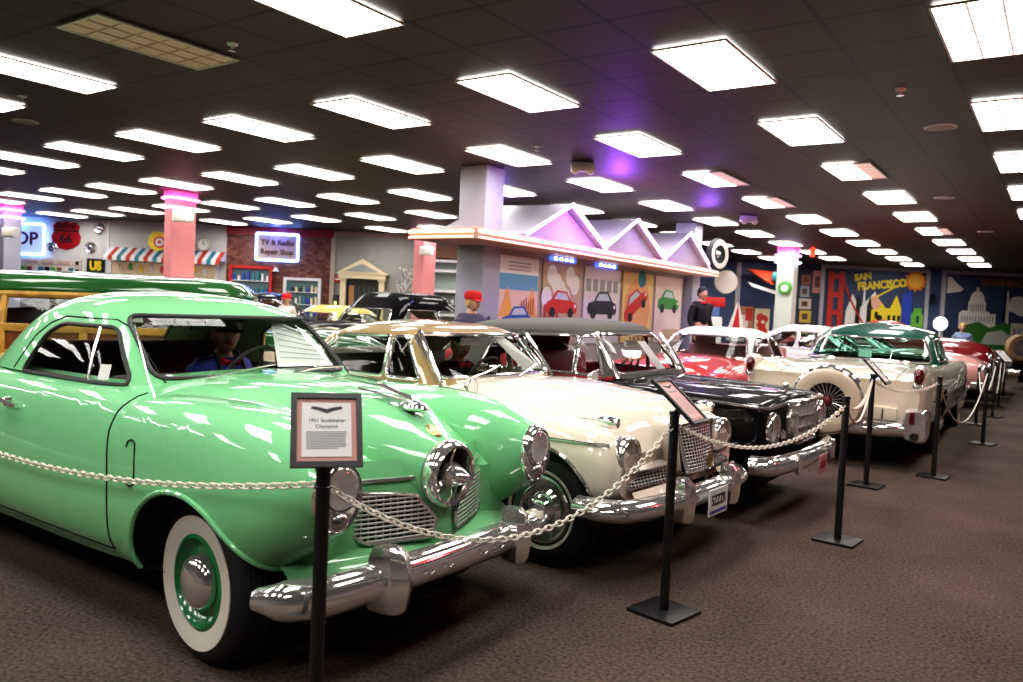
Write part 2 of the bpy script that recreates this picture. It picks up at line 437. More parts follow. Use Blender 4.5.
# boxes fixed to pillars
def pbox(loc, rz, label):
    t = thing('wall_speaker', label, 'speaker', loc, rz, 'small white speakers')
    MB().box((0,-.10,0), (.34,.2,.22)).build('cabinet', WHITE, t, bev=.02)
    MB().box((0,-.205,-.01), (.28,.012,.16)).build('grille', mat('pale_grille', (.55,.52,.46), .6), t, bev=.004)
pbox((-13.8+.0,8.95,2.92), .35, 'small white speaker box on the salmon pink pillar')
pbox((-20.75,8.95,2.72), .35, 'small white speaker box on the grey pillar at the left edge')
pbox((-13.8,15.9,2.85), .35, 'small white speaker box on the pink pillar under the canopy')
def exit_light(loc, label):
    t = thing('emergency_light', label, 'emergency light', loc, YAW, 'white emergency lights')
    MB().box((0,0,-.07), (.3,.12,.12)).build('housing', WHITE, t, bev=.015)
    for s in (-1,1):
        MB().lathe([(0,-.07),(.045,-.07),(.05,-.02),(.02,.03),(0,.03)], 16, xf=Matrix.Translation((s*.1,-.06,-.13))).build('lamp_head', CREAM, t)
exit_light((-5.35,9.15,CEIL), 'white twin-head emergency light on the ceiling right of the tall pillar')
exit_light((-5.1,15.0,CEIL), 'white twin-head emergency light on the ceiling above the spare tyre')

# ------------------------------------------------------------------ canopy with gables and poster wall
t = thing('canopy', 'long peach-edged neon canopy with white gables over the poster wall', 'canopy', (0,0,0))
MB().box((-6.68,12.15,2.41), (1.12,8.4,.15)).build('slab', mat('peach_paint', (.72,.42,.32), .5), t, bev=.03, smooth=False)
MB().tube([(-7.28,8.0,2.43),(-7.22,7.92,2.43),(-6.2,7.92,2.43),(-6.12,8.0,2.43),(-6.12,16.3,2.43),(-6.2,16.38,2.43)], .022, 8).build('neon_strip', NEONO, t)
MB().tube([(-7.28,8.0,2.36),(-7.22,7.93,2.36),(-6.2,7.93,2.36),(-6.13,8.0,2.36),(-6.13,16.3,2.36),(-6.2,16.38,2.36)], .016, 8).build('neon_strip', NEONO, t)
GABM = mat('gable_white', (.50,.46,.53), .5)
for (ya, yp, yb, zp) in [(9.2,10.4,11.5,3.03),(11.45,12.6,13.8,3.06),(13.75,14.95,16.1,3.07)]:
    g = MB()
    g.add([(-6.32,ya,2.47),(-6.32,yb,2.47),(-6.32,yp,zp-.03)], [(0,1,2)])
    for a, b in ((ya,yp),(yp,yb)):
        za, zb = (2.47, zp) if a == ya else (zp, 2.47)
        g.add([(-6.22,a,za),(-6.22,b,zb),(-7.9,b,zb+.03),(-7.9,a,za+.03),(-6.22,a,za+.05),(-6.22,b,zb+.05),(-7.9,b,zb+.08),(-7.9,a,za+.08)],
              [(0,1,2,3),(4,5,6,7),(0,1,5,4),(2,3,7,6)])
    gb = g.build('gable', GABM, t, smooth=False)
    MB().tube([(-6.20,ya,2.52),(-6.20,yp,zp+.05),(-6.20,yb,2.52)], .024, 8).build('neon_edge', NEONV, gb)
t = thing('spare_tyre', 'whitewall tyre standing on the right end of the canopy', 'tyre', (-6.12,16.2,2.47+.33))
xf = Matrix.Rotation(YAW+.72, 4, 'Z')
MB().lathe([(.20,-.06),(.30,-.07),(.335,-.03),(.335,.03),(.30,.07),(.20,.06)], 32, xf=xf).build('rubber', BLACKR, t)
MB().lathe([(.19,-.066),(.29,-.078),(.30,-.073)], 32, xf=xf).build('whitewall', WHITEW, t)
MB().lathe([(.07,-.02),(.195,-.03)], 24, xf=xf).build('wheel_disc', DKGREY, t); MB().lathe([(0,-.06),(.05,-.05),(.075,-.02)], 20, xf=xf).build('hubcap', CHROME, t)
struct(MB().box((-6.76,12.55,1.15), (.14,6.6,2.36)).build('wall_poster', mat('poster_wall_paint', (.45,.38,.33), .7), smooth=False))

# poster art: flat car silhouettes on printed panels; local x along the wall, z up, faces +X
def carshape(side=1):
    body = [(-.46,.06),(.46,.06),(.50,.14),(.47,.24),(.28,.28),(.15,.44),(-.18,.46),(-.34,.29),(-.48,.24),(-.5,.12)]
    glass = [(.22,.29),(.12,.41),(-.15,.42),(-.26,.30)]
    return [(side*a,b) for a, b in body], [(side*a,b) for a, b in glass]
def poster(y0, y1, z0, z1, bg, carcol, label, style):
    t = thing('poster', label, 'poster', (-6.68,(y0+y1)/2,(z0+z1)/2), PI/2, 'car posters on the canopy wall')
    w, h = y1-y0, z1-z0
    MB().box((0,-.008,0), (w,.016,h)).build('panel', bg, t, smooth=False)
    def flat(name, poly, m, d):
        MB().prism(poly, -.018-d, -.016-d, axis='Y').build(name, m, t, smooth=False)
    R = lambda x0,z0,x1,z1: [(x0*w,z0*h),(x1*w,z0*h),(x1*w,z1*h),(x0*w,z1*h)]
    bodyp, glassp = carshape(-1 if style in ('blue','black') else 1)
    sx, cz, rot = w*.82, {'blue':-.34,'red':-.16,'black':-.16,'tilt':-.08,'green':-.04}[style]*h, {'tilt':.5}.get(style, 0.)
    def place(P):
        c, s = math.cos(rot), math.sin(rot)
        return [((a*c-b*s)*sx, (a*s+b*c)*sx*.95+cz) for a, b in P]
    k = 0
    if style == 'blue':
        flat('sky', R(-.48,.12,.48,.30), mat('poster_blue', (.15,.38,.62), .6), .0)
        for c in (-.28,.34): flat('mountain', [((c-.2)*w,-.18*h),((c+.16)*w,-.18*h),(c*w,.16*h)], mat('poster_orange', (.85,.42,.10), .6), .002)
        flat('header', R(-.49,.30,.49,.49), PAPER, .001)
        for q in range(3): flat('text_line', R(-.28,.34+.04*q,.28,.352+.04*q), mat('poster_grey', (.35,.33,.33), .7), .004)
        for q in range(6): flat('figure', R(.06+.06*q,-.16,.09+.06*q,.0+.02*(q%3)), mat('poster_brown', (.35,.14,.08), .6), .004)
    if style == 'red':
        for q in range(7):
            x = -.4+.12*q; zz = .06+.09*((q*3)%4)
            flat('smoke', [(a*w,b*h) for a, b in circle(14,.13,(x,zz))], mat('poster_white', (.82,.79,.74), .6), .001+.0003*q)
        for q in range(4): flat('figure', R(-.46+.1*q,-.30,-.39+.1*q,-.02+.02*(q%2)), mat('poster_red_brown', (.42,.08,.05), .6), .004)
    if style == 'black':
        for q in range(5): flat('header_block', R(-.46+.19*q,.18,-.33+.19*q,.34), mat('poster_grey'), .002)
        flat('base_line', R(-.46,-.36,.46,-.30), mat('poster_grey'), .002)
    if style == 'tilt':
        flat('shade', [(a*w,b*h) for a, b in circle(18,.42,(0,0))], mat('poster_orange2', (.80,.38,.16), .6), .001)
        flat('hat', [(a*w,b*h) for a, b in circle(14,.13,(.1,.42))], mat('poster_teal', (.05,.25,.3), .6), .002)
        for q in range(4): flat('figure', R(-.1+.14*q,-.48,-.04+.14*q,-.34), mat('poster_brown'), .002)
    if style == 'green':
        flat('swoosh', [(-.1*w,.2*h),(.1*w,.27*h),(.12*w,.24*h),(-.05*w,.17*h)], mat('poster_grey'), .002)
        flat('lower_picture', R(-.2,-.46,.45,-.30), mat('poster_tan', (.6,.42,.25), .6), .002)
    flat('car_picture', place(bodyp), carcol, .006)
    flat('car_windows', place(glassp), mat('poster_window', (.55,.62,.65), .5), .008)
    for s in (-.3,.28):
        flat('wheel_picture', place(circle(14,.09,(s,.07))), BLACKP, .009)
    flat('lamp_picture', place(circle(10,.035,(.42,.19))), mat('poster_white', (.82,.79,.74), .6), .010)
poster(9.22,10.25,.95,2.25, mat('poster_sand', (.80,.60,.45), .6), mat('poster_car_blue', (.02,.10,.38), .5), 'poster of a blue pickup before orange mountains, leftmost on the canopy wall', 'blue')
poster(10.38,11.54,.95,2.25, mat('poster_warm', (.55,.40,.28), .6), mat('poster_car_red', (.60,.03,.02), .5), 'poster of a red roadster under white smoke, second from left', 'red')
poster(11.66,12.94,.95,2.25, mat('poster_pale', (.74,.68,.64), .6), mat('poster_car_black', (.02,.02,.03), .5), 'pale poster of a black sedan under a block headline', 'black')
poster(13.06,14.33,.95,2.25, mat('poster_yellow', (.80,.58,.22), .6), mat('poster_car_red'), 'yellow poster of a red car tilted nose down', 'tilt')
poster(14.45,15.72,.95,2.25, mat('poster_rose', (.80,.62,.56), .6), mat('poster_car_green', (.06,.32,.07), .5), 'pink poster of a green convertible, rightmost on the canopy wall', 'green')
for yc, lb in ((10.9,'small blue lit panel above the red roadster poster'), (12.35,'small blue lit panel above the black sedan poster')):
    t = thing('sign_light', lb, 'light', (-6.66,yc,2.29), PI/2, 'blue lit panels over the posters')
    MB().box((0,-.02,0), (.75,.04,.07)).build('housing', mat('blue_panel', (.05,.08,.5), .4, emit=(.1,.2,1.), estr=1.0), t)
    for q in range(4): MB().box((-.25+.16*q,-.045,0), (.07,.012,.04)).build('bulb', NEONW, t)
# ------------------------------------------------------------------ things on the two back walls (local x along wall, y into the wall, z up)
def wthing(name, label, cat, s, z, D, group=None):
    return thing(name, label, cat, VW(s, z, D), YAW, group)
def plate(t, name, poly, m, y0, th=.012, bev=0):
    return MB().prism(poly, -y0-th, -y0, axis='Y').build(name, m, t, smooth=False, bev=bev)
def rect(x0, z0, x1, z1): return [(x0,z0),(x1,z0),(x1,z1),(x0,z1)]
TX = (PI/2, 0, 0)
def wtext(t, s, size, m, x, z, y, bold=0., sx=1., depth=.004, shear=0., rz=0.):
    o = text('lettering', s, size, m, t, (x,-y,z), (PI/2,-rz,0), depth, bold=bold, sx=sx, shear=shear); return o
def frame(t, w, h, m, th=.06, d=.05, name='frame'):
    b = MB()
    for s in (-1,1):
        b.box((s*(w/2-th/2),-d/2,0), (th,d,h)); b.box((0,-d/2,s*(h/2-th/2)), (w-2*th,d,th))
    return b.build(name, m, t, smooth=False)

# shop sign with blue neon
t = wthing('shop_sign', 'white lit SHOP sign with blue neon border on the left wall', 'sign', -14.15, 2.80, DL)
MB().box((0,-.06,0), (1.6,.12,.86)).build('panel', mat('lit_sign_panel', (.6,.66,.8), .5, emit=(.40,.55,1.), estr=.45), t, smooth=False)
wtext(t, 'SHOP', .50, mat('maroon_letters', (.12,.01,.04), .5), 0, 0, .125, bold=.012)
P = roundpoly(rect(-.80,-.43,.80,.43), .06)
MB().tube([(a,-.12,b) for a, b in P], .03, 8, closed=True).build('neon_border', NEONB, t)
# route shield
t = wthing('route_shield', 'dark red US 66 route shield on the white wall', 'sign', -12.78, 2.94, DL)
sh = [(0,-.40),(.22,-.33),(.38,-.20),(.42,-.02),(.34,.14),(.38,.28),(.26,.40),(.10,.36),(0,.42)]
sh = sh + [(-a,b) for a, b in sh[-2:0:-1]]
plate(t, 'shield', sh, mat('shield_red', (.36,.008,.012), .35), 0, .03)
plate(t, 'shield_band', [(-.34,.12),(.34,.12),(.38,.16),(-.38,.16)], BLACKP, .03, .006)
wtext(t, 'ROUTE', .17, BLACKP, 0, .255, .032, bold=.004, sx=.95)
wtext(t, '66', .36, BLACKP, 0, -.09, .032, bold=.008)
# chrome hubcaps
for s, z, lb in ((-13.18,2.60,'chrome wheel cover low on the white wall, left of the route shield'), (-11.85,3.18,'chrome wheel cover high on the white wall, right of the route shield'), (-12.09,2.64,'chrome wheel cover low on the white wall, right of the route shield')):
    t = wthing('wheel_cover', lb, 'hubcap', s, z, DL, 'wheel covers hung on the wall')
    MB().lathe([(0,-.07),(.05,-.065),(.07,-.03),(.11,-.035),(.14,-.05),(.175,-.02),(.18,0)], 28).build('dish', CHROME, t)
    MB().lathe([(0,-.085),(.045,-.075),(.05,-.06)], 16).build('cap', mat('cap_blue', (.03,.05,.15), .3), t)
# number plate board
t = wthing('display_shelf', 'long cream shelf board with small coloured signs under the wheel covers', 'shelf', -13.2, 2.08, DL)
MB().box((0,-.04,0), (1.75,.08,.40)).build('board', mat('pale_pink_board', (.68,.60,.52), .6), t, smooth=False)
for q in range(9):
    MB().box((-.74+.17*q,-.10,-.10+.0*(q%2)), (.13,.03,.11)).build('small_sign', [GREENP, TERRA, PAPER, TEAL, BLACKP][q%5], t, smooth=False)
for q in range(3): MB().box((-.5+.45*q,-.09,.09), (.35,.02,.09)).build('name_strip', mat('strip_rose', (.60,.42,.36), .6), t, smooth=False)
for z in (-.12,.10): MB().box((.79,-.10,z), (.09,.04,.09)).build('dark_knob', DKGREY, t)
t = wthing('bus_sign', 'black board reading US in yellow letters by the awning', 'sign', -11.92, 2.12, DL)
MB().box((0,-.02,0), (.50,.04,.42)).build('panel', BLACKP, t, smooth=False)
wtext(t, 'US', .34, YELLOWP, 0, 0, .045, bold=.02, sx=.85)
# awning
t = wthing('awning', 'red white and teal striped awning on the left wall', 'awning', -9.85, 2.47, DL)
n = 26; w = 3.25
for q in range(n):
    x0, x1 = -w/2+w*q/n, -w/2+w*(q+1)/n
    m = [WHITE, mat('awning_red', (.50,.05,.03), .6), WHITE, TEAL][q % 4]
    MB().add([(x0,-.05,.22),(x1,-.05,.22),(x1,-.50,-.06),(x0,-.50,-.06),(x0,-.50,-.17),(x1,-.50,-.17)], [(0,1,2,3),(3,2,5,4)]).build('stripe', m, t, smooth=False)
MB().add([(-w/2,-.05,.22),(-w/2,-.5,-.06),(-w/2,-.05,-.06)], [(0,1,2)]).add([(w/2,-.05,.22),(w/2,-.5,-.06),(w/2,-.05,-.06)], [(0,1,2)]).build('end_cheek', WHITE, t, smooth=False)
t = wthing('shop_counter_window', 'lit shop window opening below the striped awning', 'window', -9.97, 1.75, DL)
MB().box((0,-.03,0), (3.0,.06,1.1)).build('backing', mat('warm_interior', (.55,.42,.30), .6, emit=(.9,.65,.4), estr=.12), t, smooth=False)
frame(t, 3.1, 1.2, WHITE, .07, .10)
for q in range(9): MB().lathe([(0,-.1),(.05,-.1),(.06,.02),(.02,.1),(0,.1)], 10, axis='Z', xf=Matrix.Translation((-1.2+.3*q,-.14,.36+.05*(q%2)))).build('jar', [CREAM, GREENP, YELLOWP, PAPER, REDP][q%5], t)
# round signs
t = wthing('wall_clock', 'round white wall clock right of the pink pillar', 'clock', -8.83, 2.87, DL-.1)
MB().lathe([(0,-.05),(.155,-.05),(.16,0)], 28).build('dial', PAPER, t)
MB().lathe([(.15,-.05),(.15,-.075),(.185,-.06),(.19,0)], 28).build('bezel', mat('clock_rim', (.55,.5,.35), .4), t)
MB().box((.0,-.06,.05), (.012,.01,.10)).build('minute_hand', BLACKP, t); MB().box((.03,-.06,0), (.07,.01,.014)).build('hour_hand', BLACKP, t)
t = wthing('round_sign', 'yellow round sign with red target and red arrow left of the pink pillar', 'sign', -9.93, 2.88, DL-.55)
MB().lathe([(0,-.03),(.27,-.03),(.27,0)], 28).build('disc', YELLOWP, t)
MB().lathe([(0,-.045),(.165,-.045),(.165,-.03)], 24, xf=Matrix.Translation((.06,0,-.03))).build('target_ring', REDP, t)
MB().lathe([(0,-.055),(.115,-.055),(.115,-.045)], 24, xf=Matrix.Translation((.06,0,-.03))).build('target_white', PAPER, t)
MB().lathe([(0,-.065),(.05,-.065),(.05,-.055)], 20, xf=Matrix.Translation((.06,0,-.03))).build('target_centre', REDP, t)
plate(t, 'arrow', [(.26,.0),(.62,.16),(.62,-.16)], REDP, .02, .02)
MB().box((-.0,.27,0), (.05,.55,.05)).build('bracket', DKGREY, t, smooth=False)
# brick front: neon sign and two windows
t = wthing('repair_shop_sign', 'TV and radio repair shop sign framed in blue neon on brick', 'sign', -6.745, 2.89, DL-.05)
MB().box((0,-.04,0), (1.10,.08,.68)).build('panel', mat('sign_buff', (.52,.40,.32), .6), t, smooth=False)
wtext(t, 'TV & Radio', .21, mat('sign_brown', (.10,.03,.02), .6), 0, .12, .085, bold=.006, sx=.95)
wtext(t, 'Repair Shop', .21, mat('sign_brown'), 0, -.14, .085, bold=.006, sx=.9)
MB().tube([(a,-.08,b) for a, b in roundpoly(rect(-.59,-.37,.59,.37), .04)], .032, 8, closed=True).build('neon_border', NEONB, t)
def shopwin(label, s0, s1, z0, z1, fm, rows):
    w, h = s1-s0, z1-z0
    t = wthing('shop_window', label, 'window', (s0+s1)/2, (z0+z1)/2, DL-.05, None)
    MB().box((0,-.015,0), (w,.03,h)).build('backing', mat('window_backing', (.10,.16,.17), .5), t, smooth=False)
    frame(t, w, h, fm, .08, .10)
    for r in range(rows):
        z = -h/2+.1+(h-.16)*r/rows
        MB().box((0,-.06,z), (w-.16,.06,.02)).build('shelf', PAPER, t, smooth=False)
        for q in range(8):
            x = -w/2+.14+(w-.28)*q/7
            hh = rnd.uniform(.10,.8*(h-.2)/rows)
            MB().box((x,-.06,z+.01+hh/2), (.06,.04,hh)).build('goods', rnd.choice([TEAL, PAPER, CREAM, DKGREY, BLUEP, mat('goods_sage',(.30,.38,.30),.6)]), t, smooth=False)
shopwin('red framed shop window with bottles on the brick wall', -8.08, -6.86, 1.45, 2.33, REDP, 2)
shopwin('white framed shop window on the brick wall', -6.53, -5.47, .85, 2.06, WHITE, 3)
t = wthing('lit_brick_lamp', 'pale lamp shade fixed on the brick wall between windows', 'lamp', -6.75, 2.25, DL-.05)
MB().lathe([(0,.06),(.04,.06),(.10,-.05),(0,-.05)], 16, axis='Z', xf=Matrix.Translation((0,-.12,0))).build('shade', CREAM, t)
MB().box((0,-.05,.03), (.04,.1,.03)).build('arm', DKGREY, t)
# portico
t = wthing('portico', 'cream gabled doorway portico on the grey wall', 'doorway', -4.28, 0, DL); t.scale = (.88,1,.98)
for s in (-1,1):
    c = MB().box((s*.62,-.18,1.08), (.17,.17,2.16)).box((s*.62,-.18,2.13), (.24,.24,.08)).box((s*.62,-.18,.08), (.24,.24,.16)); c.build('column', CREAM, t, smooth=False)
MB().box((0,-.18,2.22), (1.5,.30,.14)).build('beam', CREAM, t, smooth=False)
MB().prism([(-.84,2.28),(.84,2.28),(0,2.72)], -.36, 0, axis='Y').prism([(-.62,2.33),(.62,2.33),(0,2.62)], -.37, -.35, axis='Y').build('gable', CREAM, t, smooth=False)
MB().prism([(-.55,2.35),(.55,2.35),(0,2.58)], -.376, -.372, axis='Y').build('gable_panel', GREYWALL, t, smooth=False)
MB().box((0,-.01,1.05), (1.1,.02,2.1)).build('dark_door', mat('door_dark', (.03,.035,.03), .4), t, smooth=False)
for q in range(6): MB().box((-.30+.16*q,-.03,1.5), (.03,.02,.9)).build('door_bar', mat('door_bar', (.10,.13,.11), .5), t, smooth=False)
MB().box((-.38,-.04,1.6), (.16,.04,.7)).build('poster_panel', mat('warm_poster', (.5,.25,.10), .5), t, smooth=False)
t = wthing('fire_alarm', 'small red fire alarm box on the grey wall', 'alarm', -5.03, 2.07, DL)
MB().box((0,-.04,0), (.20,.08,.17)).build('box', REDP, t, bev=.01); MB().box((0,-.085,0), (.10,.01,.05)).build('pull_bar', WHITE, t)
t = wthing('wall_bracket_lamp', 'black lamp with yellow glow beside the portico', 'lamp', -5.05, 1.45, DL)
MB().box((0,-.05,0), (.20,.1,.34)).build('case', BLACKP, t, bev=.02); MB().box((0,-.105,-.06), (.07,.01,.09)).build('glow', emis('yellow_glow',(1.,.7,.1),1.5), t)
t = wthing('white_tree', 'white artificial tree with pale leaves before the grey wall', 'tree', -3.0, 0, DL-.5)
MB().lathe([(0,.0),(.16,0),(.20,.35),(0,.35)], 16, axis='Z').build('pot', WHITE, t)
b = MB(); b.tube([(0,0,.3),(.02,0,1.0),(-.03,0,1.7)], .03, 6)
for q in range(9):
    a = q*2.4; z = 1.1+.1*q
    b.tube([(0,0,z),(.16*math.cos(a),.16*math.sin(a),z+.25),(.26*math.cos(a),.26*math.sin(a),z+.42)], .012, 5)
b.build('trunk', WHITE, t)
b = MB()
for q in range(150):
    a, z = rnd.uniform(0,2*PI), rnd.uniform(1.3,2.5); r = rnd.uniform(.05,.34)*(1-abs(z-1.9)*.6)
    xf = Matrix.Translation((r*math.cos(a),r*math.sin(a),z)) @ Matrix.Rotation(rnd.uniform(0,6),4,'Z') @ Matrix.Rotation(rnd.uniform(-1,1),4,'X')
    b.add([(-.03,0,0),(0,.012,.035),(.045,0,.02),(0,-.012,-.03)], [(0,1,2,3)], 0, xf)
b.build('leaves', mat('pale_leaf', (.62,.60,.52), .6), t, smooth=False)
# white shelving seen between pink pillar and tall pillar
t = wthing('shelf_unit', 'white display shelves seen past the pink pillar under the canopy', 'shelf', -2.0, 0, DL-.3)
MB().box((0,.1,1.35), (1.3,.05,2.7)).build('back_panel', mat('sage_panel', (.36,.44,.40), .6), t, smooth=False)
for z in (.5,1.2,1.86,2.42,2.7): MB().box((0,-.1,z), (1.3,.4,.07)).build('shelf_board', WHITE, t, smooth=False)
MB().box((0,-.05,2.95), (1.35,.3,.34)).build('header_board', TERRA, t, smooth=False)
for q in range(10): MB().box((-.55+.12*q,-.1,1.44), (.08,.08,.40)).build('goods', [TEAL, PAPER, GREENP][q%3], t, smooth=False)

# ---- San Francisco and Washington murals
def mural(name, label, s0, s1, z0, z1):
    t = wthing(name, label, 'mural', (s0+s1)/2, (z0+z1)/2, DB)
    w, h = s1-s0, z1-z0
    MB().box((0,-.02,0), (w,.04,h)).build('panel', mat('mural_blue', (.040,.058,.125), .6, var=.15, vscale=1.), t, smooth=False)
    frame(t, w+.2, h+.2, mat('mural_frame', (.40,.40,.42), .5), .12, .08)
    cs, cz = (s0+s1)/2, (z0+z1)/2
    def flat(nm, pts, m, d=0.):
        return plate(t, nm, [(a-cs,b-cz) for a, b in pts], m, .045+d, .014)
    return t, flat, cs, cz
SFRED = mat('bridge_red', (.50,.035,.02), .5)
t, flat, cs, cz = mural('mural', 'San Francisco mural with red bridge tower and yellow houses', 10.36, 13.80, .4, 3.32)
for x in (10.60,10.95): flat('bridge_tower', rect(x-.09,.6,x+.09,3.22) , SFRED, .02)
for z in (2.95,2.35,1.75,1.2): flat('tower_brace', rect(10.6,z,10.95,z+.17), SFRED, .025)
flat('bridge_deck', rect(10.42,1.12,11.9,1.24), SFRED, .03)
cab = [(11.0+.1*q, 3.0-1.75*(q/9)**.7) for q in range(10)]
flat('cable', cab+[(a+.05,b+.02) for a, b in cab[::-1]], SFRED, .018)
flat('white_hill', [(11.1,.6),(11.15,1.9),(11.35,2.5),(11.6,2.0),(12.1,2.6),(12.4,1.7),(12.4,.6)], mat('mural_white', (.78,.74,.66), .6), .002)
flat('peach_hill', [(11.95,.6),(11.9,2.35),(12.15,2.48),(12.5,2.0),(12.5,.6)], mat('mural_peach', (.75,.42,.28), .6), .003)
flat('dark_tower', [(11.45,.6),(11.48,2.35),(11.55,2.45),(11.62,2.3),(11.62,.6)], BLACKP, .006)
flat('dark_tower', [(11.85,.6),(11.85,2.1),(11.95,2.45),(12.0,2.1),(12.15,1.9),(12.15,.6)], BLACKP, .005)
flat('pale_spire', [(11.63,.6),(11.74,3.1),(11.85,.6)], PAPER, .008)
YEL = mat('mural_yellow', (.80,.62,.03), .5)
flat('yellow_house', [(12.0,.6),(12.0,2.0),(12.2,2.0),(12.35,2.22),(12.48,2.05),(12.62,2.05),(12.82,2.5),(13.0,2.05),(13.0,.6)], YEL, .012)
for x, z in ((12.12,1.7),(12.55,1.6),(12.72,1.6),(12.88,1.6),(12.12,1.15),(12.4,1.15),(12.6,1.15),(12.85,1.15)): flat('house_window', rect(x,z,x+.09,z+.22), BLACKP, .027)
flat('house_arch', [(12.22+a,b) for a, b in circle(14,.1,(.05,1.72))], BLACKP, .028)
flat('blue_house', [(13.02,.6),(13.02,2.5),(13.1,2.65),(13.18,2.5),(13.26,2.8),(13.34,2.5),(13.34,.6)], BLUEP, .010)
flat('green_house', [(13.34,.6),(13.34,1.95),(13.42,1.95),(13.42,2.1),(13.68,2.1),(13.68,1.9),(13.74,1.9),(13.74,.6)], mat('mural_green', (.14,.46,.05), .5), .012)
flat('house_window', rect(13.52,1.6,13.6,1.85), BLACKP, .027)
sun = []
for q in range(24):
    a = 2*PI*q/24; r = .30 if q % 2 else .40
    sun.append((13.42+r*math.cos(a), 3.0+r*math.sin(a)*.92))
flat('sun_rays', sun, mat('mural_orange', (.75,.25,.02), .5), .010)
flat('sun_disc', circle(24,.24,(13.42,3.0)), mat('mural_amber', (.85,.45,.05), .5), .026)
flat('streak', [(12.1,2.42),(12.95,2.92),(12.98,2.88),(12.13,2.38)], YEL, .01)
wtext(t, 'SAN', .30, YEL, 11.65-cs, 3.06-cz, .07, bold=.016, rz=.18)
wtext(t, 'FRANCISCO', .36, YEL, 12.30-cs, 2.82-cz, .075, bold=.018, sx=.83, rz=.12)
t, flat, cs, cz = mural('mural', 'Washington mural with white domed capitol and obelisk', 14.42, 18.2, .4, 3.32)
WH = mat('mural_white')
flat('cloud', [(14.5,2.65),(14.95,2.72),(15.05,2.82),(14.8,3.0),(14.62,3.2),(14.5,3.2)], WH)
for k, (x, z, r) in enumerate(((16.75,2.3,.30),(17.1,2.2,.35),(16.9,2.5,.26),(17.3,2.45,.3))): flat('cloud', [(a,z+(b-z)*.6) for a, b in circle(20,r,(x,z))], WH, .001*k)
flat('capitol_wing', [(14.95,1.5),(14.95,2.02),(15.05,2.1),(15.9,2.1),(16.0,2.02),(16.18,2.02),(16.18,1.5)], WH, .004)
flat('capitol_drum', rect(15.24,2.0,15.82,2.42), WH, .006)
flat('capitol_dome', [(15.53+.25*math.cos(a),2.42+.36*math.sin(a)) for a in [PI*k/16 for k in range(17)]], WH, .005)
flat('capitol_lantern', rect(15.49,2.74,15.57,2.9), WH, .004); flat('statue', rect(15.515,2.88,15.545,3.02), BLACKP, .006)
for q in range(7): flat('capitol_column', rect(15.29+.07*q,2.08,15.31+.07*q,2.34), mat('mural_shadow', (.22,.22,.24), .6), .022)
for q in range(12): flat('capitol_window', rect(15.02+.095*q,1.75,15.045+.095*q,1.92), mat('mural_shadow'), .022)
flat('obelisk', [(16.42,1.4),(16.46,2.75),(16.52,2.86),(16.58,2.75),(16.62,1.4)], WH, .006); flat('obelisk_shade', [(16.36,1.4),(16.44,2.7),(16.5,2.84),(16.5,1.4)], BLACKP, .010)
flat('hedge', [(14.9,.6),(14.9,1.3),(15.2,1.62),(15.6,1.75),(16.0,1.55),(16.5,1.78),(16.9,1.4),(17.2,1.3),(17.2,.6)], mat('mural_hedge', (.05,.20,.03), .6), .024)
flat('white_building', [(16.7,.6),(16.7,1.75),(18.0,1.75),(18.0,.6)], mat('mural_cream', (.62,.58,.44), .6), .026)
for q in range(8): flat('arch', rect(16.78+.15*q,.9,16.86+.15*q,1.55), mat('mural_shadow'), .042)
flat('pale_mound', [(15.7,1.0),(15.9,1.4),(16.4,1.5),(16.7,1.3),(16.7,1.0)], mat('mural_sage', (.5,.55,.42), .6), .040)
wtext(t, 'WASHINGTON', .34, mat('mural_brown', (.30,.10,.03), .5), 16.72-cs, 3.06-cz, .06, bold=.016, sx=.95)
# ---- other things before or on the blue wall
wallbox('trim_5', mat('mural_frame'), 7.42, 7.58, 0, 3.36, DB-.06, .08)
def board(name, label, cat, s0, s1, z0, z1, m, extra, grp=None, D=DB):
    t = wthing(name, label, cat, (s0+s1)/2, (z0+z1)/2, D, grp); w, h = s1-s0, z1-z0
    MB().box((0,-.02,0), (w,.04,h)).build('panel', m, t, smooth=False)
    for k, (x0,y0,x1,y1,mm) in enumerate(extra): plate(t, 'picture_patch', rect(x0*w,y0*h,x1*w,y1*h), mm, .042+.001*k, .006)
    return t
OR = mat('mural_orange'); RO = mat('poster_rose')
board('poster', 'faded orange poster on the blue wall behind the sail', 'poster', 7.62, 8.08, .95, 1.9, mat('faded_orange', (.42,.20,.11), .6), [(-.4,-.3,.1,.2,RO),(-.1,0,.42,.42,SFRED)])
t = board('poster', 'red and cream poster on the blue wall beside the white pillar', 'poster', 8.12, 8.62, .75, 1.85, CREAM, [])
for k, (x, z, r) in enumerate(((-.06,.25,.14),(.08,.20,.13),(-.02,.0,.15),(.05,-.2,.14),(-.08,-.26,.13))): plate(t, 'red_figure', circle(16,r,(x,z)), mat('figure_red', (.55,.03,.02), .5), .042+.002*k, .006)
plate(t, 'pale_face', circle(14,.06,(.03,.1)), RO, .056, .006)
board('door_panel', 'pale grey door panel left of the white pillar', 'door', 8.75, 9.1, 0, 1.95, mat('pale_grey_paint', (.5,.5,.55), .5), [])
